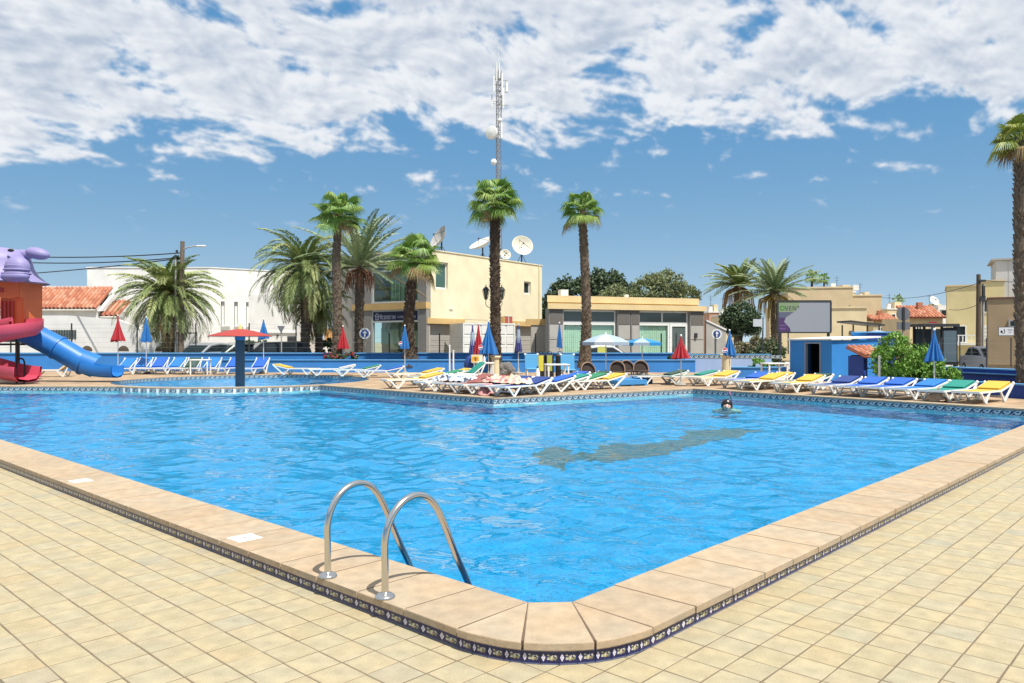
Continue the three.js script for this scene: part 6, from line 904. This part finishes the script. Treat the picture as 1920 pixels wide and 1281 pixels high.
function car(label, px, d, turn, paint, o = {}) {
  const t = thing('parked_car', label, 'car', X(px, d), -0.03, -d, turn, 'cars parked behind the low walls'), s = o.s ?? 1;
  const body = [[-2.0, 0.25], [-2.05, 0.55], [-1.98, 0.82], [-1.1, 0.93], [-0.55, 0.98], [1.35, 0.98], [1.9, 0.92], [2.02, 0.75], [2.03, 0.3], [1.75, 0.22], [-1.75, 0.22]], cab = o.van ? [[-1.25, 0.93], [-0.65, 1.5], [1.6, 1.55], [1.9, 0.93]] : [[-1.05, 0.94], [-0.4, 1.36], [0.3, 1.46], [1.0, 1.42], [1.75, 0.95]];
  const be = { depth: 1.62, bevelEnabled: true, bevelThickness: 0.05, bevelSize: 0.05, bevelSegments: 3 };
  obj('body', prism(body, 1.62, be).translate(0, 0, -0.81), paint, t); obj('cabin', prism(cab, 1.4, { ...be, depth: 1.36 }).translate(0, 0, -0.68), paint, t);
  const win = cab.map(([x, y]) => [x * 0.93 + 0.03, 0.95 + (y - 0.94) * 0.86]); obj('side_window', [prism(win, 0.012).translate(0, 0.015, 0.732), prism(win, 0.012).translate(0, 0.015, -0.744)], M.glassDark, t);
  const [c0, c1] = [cab[0], cab[1]], e = cab.slice(-2); for (const [a, b, n] of [[c0, c1, 'windscreen'], [e[1], e[0], 'rear_window']]) { const dx = b[0] - a[0], dy = b[1] - a[1], sg = n === 'windscreen' ? -1 : 1; obj(n, beam(V(a[0] + dx * 0.12 + sg * 0.05, a[1] + dy * 0.12 + 0.045, 0), V(a[0] + dx * 0.92 + sg * 0.05, a[1] + dy * 0.92 + 0.045, 0), 1.24, 0.02), M.glassDark, t); }
  for (const [x, z] of [[-1.3, 0.78], [1.3, 0.78], [-1.3, -0.78], [1.3, -0.78]]) { const w = obj('wheel', raw(new THREE.CylinderGeometry(0.31, 0.31, 0.2, 20)).rotateX(Math.PI / 2).translate(x, 0.31, z), M.black, t); obj('rim', raw(new THREE.CylinderGeometry(0.19, 0.19, 0.21, 14)).rotateX(Math.PI / 2).translate(x, 0.31, z), M.alu, w); }
  for (const z of [-0.6, 0.6]) { obj('headlight', rb(0.06, 0.14, 0.3, 0.03, -2.04, 0.7, z), M.white, t); obj('tail_light', rb(0.05, 0.16, 0.25, 0.02, 2.05, 0.75, z), SL.red, t); }
  if (o.hatch) obj('door_patch', bx(0.5, 0.55, 0.02, 0.35, 1.16, 0.745), mat(0.62, 0.60, 0.12, 0.5), t); t.scale.setScalar(s); return t;
}
car('silver hatchback behind the blue wall left of the mushroom, nearer the utility pole', 385, 41.5, 1.2, mat(0.36, 0.38, 0.40, 0.3, { metalness: 0.4 }));
car('pale green-grey car behind the blue wall just left of the mushroom', 436, 42.5, 1.0, mat(0.28, 0.31, 0.28, 0.3, { metalness: 0.4 }));
car('black car behind the blue wall right of the mushroom', 512, 42, 0.5, mat(0.015, 0.016, 0.018, 0.25), { van: true });
car('white car with a yellow patch behind the blue wall at the low shop', 1113, 39.9, 0.05, mat(0.7, 0.7, 0.68, 0.3), { hatch: true, s: 0.92 });
car('silver-grey car beside the tan kiosk on the right', 1858, 36.5, 1.35, mat(0.40, 0.40, 0.43, 0.3, { metalness: 0.4 }), { s: 0.9 });
{
  // wire fence along the top of the back wall
  const t = thing('wire_fence', 'thin wire fence with slim posts on top of the long blue wall', 'fence', 0, 1.0, -38.15); for (const p of [20, 134, 257, 367, 467, 555, 640, 730, 824, 910, 1004, 1100, 1240, 1268]) obj('post', cyl(0.035, 0.035, p < 700 ? 1.45 : 0.95, X(p, 38.15), 0, 0, 6), M.darkMetal, t);
  const g = mat(0.25, 0.27, 0.26, 0.6, { metalness: 0.5 }); for (const y of [0.25, 0.5, 0.75]) obj('wire', bb(-25, 8.6, y, y + 0.006, -0.003, 0.003), g, t); for (const y of [1.0, 1.2, 1.4]) obj('wire', bb(-25, X(640, 38.15), y, y + 0.006, -0.003, 0.003), g, t);
  const u = thing('wire_fence', 'wire fence with thin posts between the cream column and the hut', 'fence', 0, 0.95, -36.8); for (const p of [1341, 1430, 1462, 1478]) obj('post', cyl(0.03, 0.03, 1.1, X(p, 36.8), 0, 0, 6), M.darkMetal, u); for (const y of [0.3, 0.6, 0.9]) obj('wire', bb(X(1341, 36.8), X(1478, 36.8), y, y + 0.006, -0.003, 0.003), g, u);
  const v = thing('wire_fence', 'wire fence with slim posts above the deep blue wall on the right', 'fence', 0, 0.68, -26.6); for (const p of [1765, 1800, 1850, 1896]) obj('post', cyl(0.02, 0.02, 1.0, X(p, 26.6), 0, 0, 6), M.darkMetal, v); for (const y of [0.2, 0.5, 0.8, 0.98]) obj('wire', bb(X(1765, 26.6), X(1896, 26.6), y, y + 0.005, -0.003, 0.003), g, v);
}
// =====================================================================
// SMALLER THINGS ON THE TERRACE
// =====================================================================
{
  const cream = mat(0.68, 0.58, 0.38, 0.85, { map: T.plaster });
  const col = (label, px, d, y0, y1, w) => { const t = thing('column', label, 'column', X(px, d), DECK, -d), H = Y(y0, d) - DECK; obj('shaft', cyl(w * 0.5, w * 0.46, H - 0.12, 0, 0, 0, 20), cream, t); obj('capital', lathe([[w * 0.46, 0], [w * 0.6, 0.05], [w * 0.66, 0.12], [0, 0.12]], 20).translate(0, H - 0.12, 0), cream, t); obj('foot', cyl(w * 0.62, w * 0.58, 0.1, 0, 0, 0, 20), cream, t); };
  col('short cream column on the terrace below the central palm', 929, 30.6, 667, 0, 0.32); col('cream column behind the closed blue parasol left of the hut', 1362, 30.2, 664, 0, 0.36);
  for (const [px, d, yt, lab] of [[843, 31, 648, 'thin white post left of the tall red parasol, the taller of two'], [850, 29, 658, 'thin white post left of the tall red parasol, the shorter of two'], [1649, 23.4, 668, 'thin white pole in front of the tiled shed']]) { const t = thing('white_post', lab, 'post', X(px, d), DECK, -d), h = Y(yt, d) - DECK; obj('post', cyl(0.035, 0.03, h, 0, 0, 0, 10), M.white, t); obj('foot', cyl(0.1, 0.09, 0.04, 0, 0, 0, 12), M.white, t); obj('cap', ball(0.04, 0, h, 0, 1, 0.7, 1, 8), M.white, t); }
  // round-backed wicker chairs
  const wk = mat(0.07, 0.045, 0.035, 0.8, { map: T.bark }), chair = (label, px, d, turn) => { const t = thing('wicker_chair', label, 'chair', X(px, d), DECK, -d, turn, 'dark round-backed chairs by the wall'); const sh = []; for (let i = 0; i <= 16; i++) { const a = -0.25 + i / 16 * (Math.PI + 0.5); sh.push([0.34 * Math.cos(a), 0.42 + 0.34 * Math.sin(a) * 1.15]); } obj('back_shell', prism(sh, 0.05, { bevelEnabled: true, bevelSize: 0.015, bevelThickness: 0.015, bevelSegments: 2 }).rotateX(-0.2).translate(0, 0.08, -0.22), wk, t); obj('back_rim', tube(sh.map(([x, y]) => V(x * 1.04, y * 1.0 + 0.09, -0.1 - y * 0.2)), 0.03, 40, 8), mat(0.24, 0.16, 0.11, 0.7), t); obj('seat', lathe([[0, 0.36], [0.33, 0.36], [0.35, 0.41], [0.3, 0.45], [0, 0.44]], 20), wk, t); for (const [x, z] of [[-0.25, 0.22], [0.25, 0.22], [-0.25, -0.22], [0.25, -0.22]]) obj('leg', bar(V(x, 0, z), V(x * 0.9, 0.37, z * 0.9), 0.022, 0.026, 6), wk, t); t.scale.setScalar(0.8); };
  chair('brown round-backed chair nearest the bright yellow lounger', 1107, 26.8, 0.4); chair('dark high round-backed chair left of a pair of grey ones', 1156, 28.6, -0.3); chair('grey round-backed chair, left of the pair behind the pallets', 1177, 29.6, 0.1); chair('grey round-backed chair, right of the pair behind the pallets', 1203, 29.4, 0);
  // light-blue plastic chairs
  const lb = mat(0.08, 0.30, 0.52, 0.45); for (const [px, d, lab] of [[1066, 28.5, 'large light-blue plastic chair beside the brown round-backed chair'], [998, 29.5, 'light-blue plastic chair left of the yellow and black bags']]) { const t = thing('plastic_chair', lab, 'chair', X(px, d), DECK, -d, 0.1, 'light-blue plastic chairs'); obj('backrest', rb(0.52, 0.58, 0.04, 0.03, 0, 0.68, -0.22, -0.15), lb, t); obj('seat', rb(0.5, 0.05, 0.48, 0.02, 0, 0.41, 0.02), lb, t); for (const [x, z] of [[-0.22, 0.22], [0.22, 0.22], [-0.22, -0.22], [0.22, -0.22]]) obj('leg', bar(V(x, 0, z), V(x * 0.95, 0.4, z * 0.9), 0.025, 0.03, 6), M.white, t); for (const s of [-1, 1]) obj('corner_cap', ball(0.05, s * 0.24, 0.96, -0.27, 1, 0.8, 0.8, 8), M.white, t); }
  // low blue pallets
  for (const [px, d, lab] of [[1172, 25.6, 'low blue plastic pallet at the pool edge, nearer of two'], [1184, 26.8, 'low blue plastic pallet at the pool edge, farther of two']]) { const t = thing('blue_pallet', lab, 'pallet', X(px, d), DECK, -d, 0.5, 'low blue pallets at the bend of the pool'); const m = mat(0.05, 0.24, 0.52, 0.5); for (let k = 0; k < 5; k++) obj('slat', bb(-0.6, 0.6, 0.17, 0.2, -0.42 + k * 0.17, -0.29 + k * 0.17), m, t); for (const x of [-0.55, 0, 0.55]) obj('runner', bb(x - 0.05, x + 0.05, 0, 0.17, -0.42, 0.4), m, t); obj('skirt', bb(-0.5, 0.5, 0.05, 0.17, 0.4, 0.42), m, t); }
  // white tables
  for (const [px, d, lab] of [[1044, 27.2, 'small white table behind the teal lounger'], [1452, 28.6, 'white table left of the blue hut'], [376, 34.2, 'white table left of the mushroom pillar, behind the round pool'], [905, 29.2, 'white low table behind the maroon loungers']]) { const t = thing('white_table', lab, 'table', X(px, d), DECK, -d, 0.15, 'white plastic tables'); obj('tabletop', rb(0.8, 0.045, 0.7, 0.02, 0, 0.64, 0), M.white, t); for (const [x, z] of [[-0.35, 0.3], [0.35, 0.3], [-0.35, -0.3], [0.35, -0.3]]) obj('leg', bx(0.05, 0.62, 0.05, x, 0.31, z), M.white, t); }
  // a yellow and white box on a table, bags
  const bt = canvasTex(64, 64, (c) => { c.fillStyle = '#e8dfc4'; c.fillRect(0, 0, 64, 64); c.fillStyle = '#d9a23e'; c.fillRect(0, 8, 44, 50); c.fillStyle = '#8a5320'; c.fillRect(18, 14, 10, 38); c.fillRect(10, 28, 26, 8); });
  const b = thing('printed_box', 'small yellow and white printed box on the low table by the red parasol', 'box', X(894, 28.9), DECK + 0.665, -28.9, 0.1); obj('box', rb(0.42, 0.28, 0.24, 0.012, 0, 0.14, 0), M.white, b); mesh('print', new THREE.PlaneGeometry(0.4, 0.26).translate(0, 0.14, 0.1215), mat(1, 1, 1, 0.7, { map: bt }), b); obj('lid', bb(-0.215, 0.215, 0.28, 0.295, -0.125, 0.125), mat(0.62, 0.45, 0.18, 0.7), b);
  const yb = mat(0.66, 0.58, 0.06, 0.6); for (const [px, d, m, lab] of [[1014, 30.2, yb, 'yellow and black bag hung on the wall, left of two'], [1030, 30.2, mat(0.36, 0.38, 0.07, 0.6), 'olive-yellow and black bag hung on the wall, right of two'], [1050, 30.4, M.black, 'dark brown tall bag by the slim blue parasol pole']]) { const t = thing('beach_bag', lab, 'bag', X(px, d), DECK, -d, 0, 'bags by the wall'); obj('bag_body', rb(0.34, 0.95, 0.24, 0.06, 0, 0.475, 0), M.black, t); obj('front_panel', rb(0.2, 0.6, 0.03, 0.012, 0, 0.6, 0.125), m, t); obj('strap', tube([V(-0.1, 0.93, 0), V(-0.06, 1.05, 0), V(0.06, 1.05, 0), V(0.1, 0.93, 0)], 0.015, 16, 6), M.black, t); }
  // boulder
  { const g = new THREE.IcosahedronGeometry(0.38, 5), p = g.attributes.position; for (let i = 0; i < p.count; i++) { const v = V(p.getX(i), p.getY(i), p.getZ(i)), n = v.clone().normalize(), k = 1 + 0.35 * fbm(n.x * 1.7 + 3, n.y * 1.7 + n.z * 1.3, 4) + 0.12 * noise(n.x * 6 + 9, n.z * 6 + n.y * 5); p.setXYZ(i, v.x * k * 1.0, Math.max(-0.24, v.y * k * 0.95), v.z * k * 0.8); } g.computeVertexNormals(); const o = obj('boulder', g, mat(0.20, 0.195, 0.185, 0.9, { map: T.stone, bumpMap: T.rough, bumpScale: 0.02 })); o.position.set(X(948, 32), DECK + 0.24, -32); tag(o, 'grey boulder right of the short cream column', 'rock'); }
  const cx = thing('beach_bag', 'rounded navy bag beside the raised teal lounger', 'bag', X(884, 29), DECK, -29.2); obj('bag_body', ball(0.3, 0, 0.55, 0, 1, 1.3, 0.7, 16), SL.navy, cx); obj('base', rb(0.4, 0.3, 0.3, 0.05, 0, 0.16, 0), SL.sky, cx); obj('strap', tube([V(-0.12, 0.9, 0), V(0, 1.05, 0), V(0.12, 0.9, 0)], 0.02, 12, 6), SL.navy, cx);
  for (const [px, d, lab] of [[1008, 28.5, 'white bottle standing left of the small white table'], [908, 29.3, 'white bottle on the low table by the cream column']]) { const on = px < 950, t = thing('bottle', lab, 'bottle', X(px, d), on ? DECK + 0.665 : DECK, -d); const s = on ? 0.8 : 1.6; obj('bottle_body', lathe([[0, 0], [0.05, 0], [0.055, 0.02], [0.055, 0.2], [0.02, 0.27], [0.02, 0.3], [0, 0.3]], 16).scale(s, s, s), M.white, t); obj('bottle_cap', cyl(0.025 * s, 0.025 * s, 0.04 * s, 0, 0.3 * s, 0, 10), SL.navy, t); }
}
// =====================================================================
// THE SWIMMER
// =====================================================================
{
  const d = 18.9, x = X(1363, d), t = thing('person', 'person with wet dark hair swimming with only the head above water', 'person', x, WATER, -d, -0.25);
  // body: one surface from head to hips, leaning forward in the water; metres, y = 0 at the surface, face towards +z
  const J = [[[0, 0.035, 0.0], [0, 0.07, -0.02], 0.092, 0.098], [[0, -0.02, 0.035], [0, 0.01, 0.06], 0.06, 0.062], [[0, -0.04, -0.03], [0, -0.08, -0.13], 0.062, 0.066], [[-0.16, -0.10, -0.18], [0.16, -0.10, -0.18], 0.07, 0.07], [[0, -0.10, -0.18], [0, -0.11, -0.66], 0.105, 0.10], [[-0.19, -0.10, -0.18], [-0.3, -0.13, -0.4], 0.052, 0.043], [[0.19, -0.10, -0.18], [0.3, -0.13, -0.4], 0.052, 0.043], [[-0.3, -0.13, -0.4], [-0.26, -0.15, -0.62], 0.043, 0.034], [[0.3, -0.13, -0.4], [0.26, -0.15, -0.62], 0.043, 0.034]];
  const seg = (p, [a, b, ra, rb2]) => { const A0 = V(...a), ba = V(...b).sub(A0), pa = p.clone().sub(A0), h = Math.max(0, Math.min(1, pa.dot(ba) / ba.lengthSq())); return pa.addScaledVector(ba, -h).length() - lerp(ra, rb2, h); };
  const smin = (a, b, k) => { const h = Math.max(0, k - Math.abs(a - b)) / k; return Math.min(a, b) - h * h * k * 0.25; };
  const field = (p) => { let f = 9; for (const j of J) f = smin(f, seg(p, j), 0.05); f = smin(f, p.distanceTo(V(0, 0.015, 0.115)) - 0.016, 0.03); for (const s of [-1, 1]) { f = smin(f, p.distanceTo(V(s * 0.094, 0.02, -0.005)) - 0.016, 0.02); f = Math.max(f, -smin(9, p.distanceTo(V(s * 0.034, 0.042, 0.108)) - 0.018, 0.01)); } return f; };
  const N = 72, mc = new MarchingCubes(N, new THREE.MeshBasicMaterial(), false, false, 200000); mc.isolation = 0; const S = 0.62, off = V(0, -0.15, -0.3);
  for (let k = 0; k < N; k++) for (let j = 0; j < N; j++) for (let i = 0; i < N; i++) mc.field[i + N * (j + N * k)] = -field(V((i - N / 2) / (N / 2) * S, (j - N / 2) / (N / 2) * S, (k - N / 2) / (N / 2) * S).add(off));
  mc.update(); const g = new THREE.BufferGeometry(); g.setAttribute('position', new THREE.BufferAttribute(mc.positionArray.slice(0, mc.count * 3), 3)); g.scale(S, S, S); g.translate(off.x, off.y, off.z); g.setAttribute('normal', new THREE.BufferAttribute(mc.normalArray.slice(0, mc.count * 3), 3)); g.setAttribute('uv', new THREE.BufferAttribute(new Float32Array(mc.count * 2), 2));
  mesh('body', g, mat(0.55, 0.33, 0.24, 0.45), t);
  const hr = new THREE.SphereGeometry(0.135, 36, 24), hp = hr.attributes.position; for (let i = 0; i < hp.count; i++) { const a = Math.atan2(hp.getX(i), hp.getZ(i)), k = 1 + 0.03 * Math.sin(a * 22 + hp.getY(i) * 30); let yy = hp.getY(i) * 1.12; if (hp.getZ(i) > 0.02 && yy < 0.02) yy = 0.02 + (yy - 0.02) * 0.1; hp.setXYZ(i, hp.getX(i) * k, yy + 0.06, hp.getZ(i) * k * (hp.getZ(i) > 0 ? 0.82 : 1.1) - 0.022); } hr.computeVertexNormals(); obj('hair', hr, mat(0.012, 0.009, 0.009, 0.3), t);
  for (const s of [-1, 1]) obj('eye', ball(0.014, s * 0.034, 0.042, 0.094, 1, 0.7, 0.5, 10), M.black, t); obj('mouth', rb(0.04, 0.012, 0.012, 0.005, 0, -0.02, 0.098), mat(0.35, 0.10, 0.09, 0.5), t);
  const sn = thing('snorkel', 'thin snorkel with a pink tip sticking up behind the swimmer', 'snorkel', x + 0.05, WATER, -d - 0.02); obj('tube', tube([V(-0.01, -0.05, 0.1), V(0.07, 0.0, 0.06), V(0.08, 0.12, 0), V(0.04, 0.33, -0.06)], 0.012, 24, 8), mat(0.05, 0.06, 0.07, 0.4), sn); obj('pink_tip', cyl(0.018, 0.018, 0.09, 0.04, 0.32, -0.06, 10), mat(0.75, 0.16, 0.32, 0.4), sn);
}
renderer.render(scene, camera);
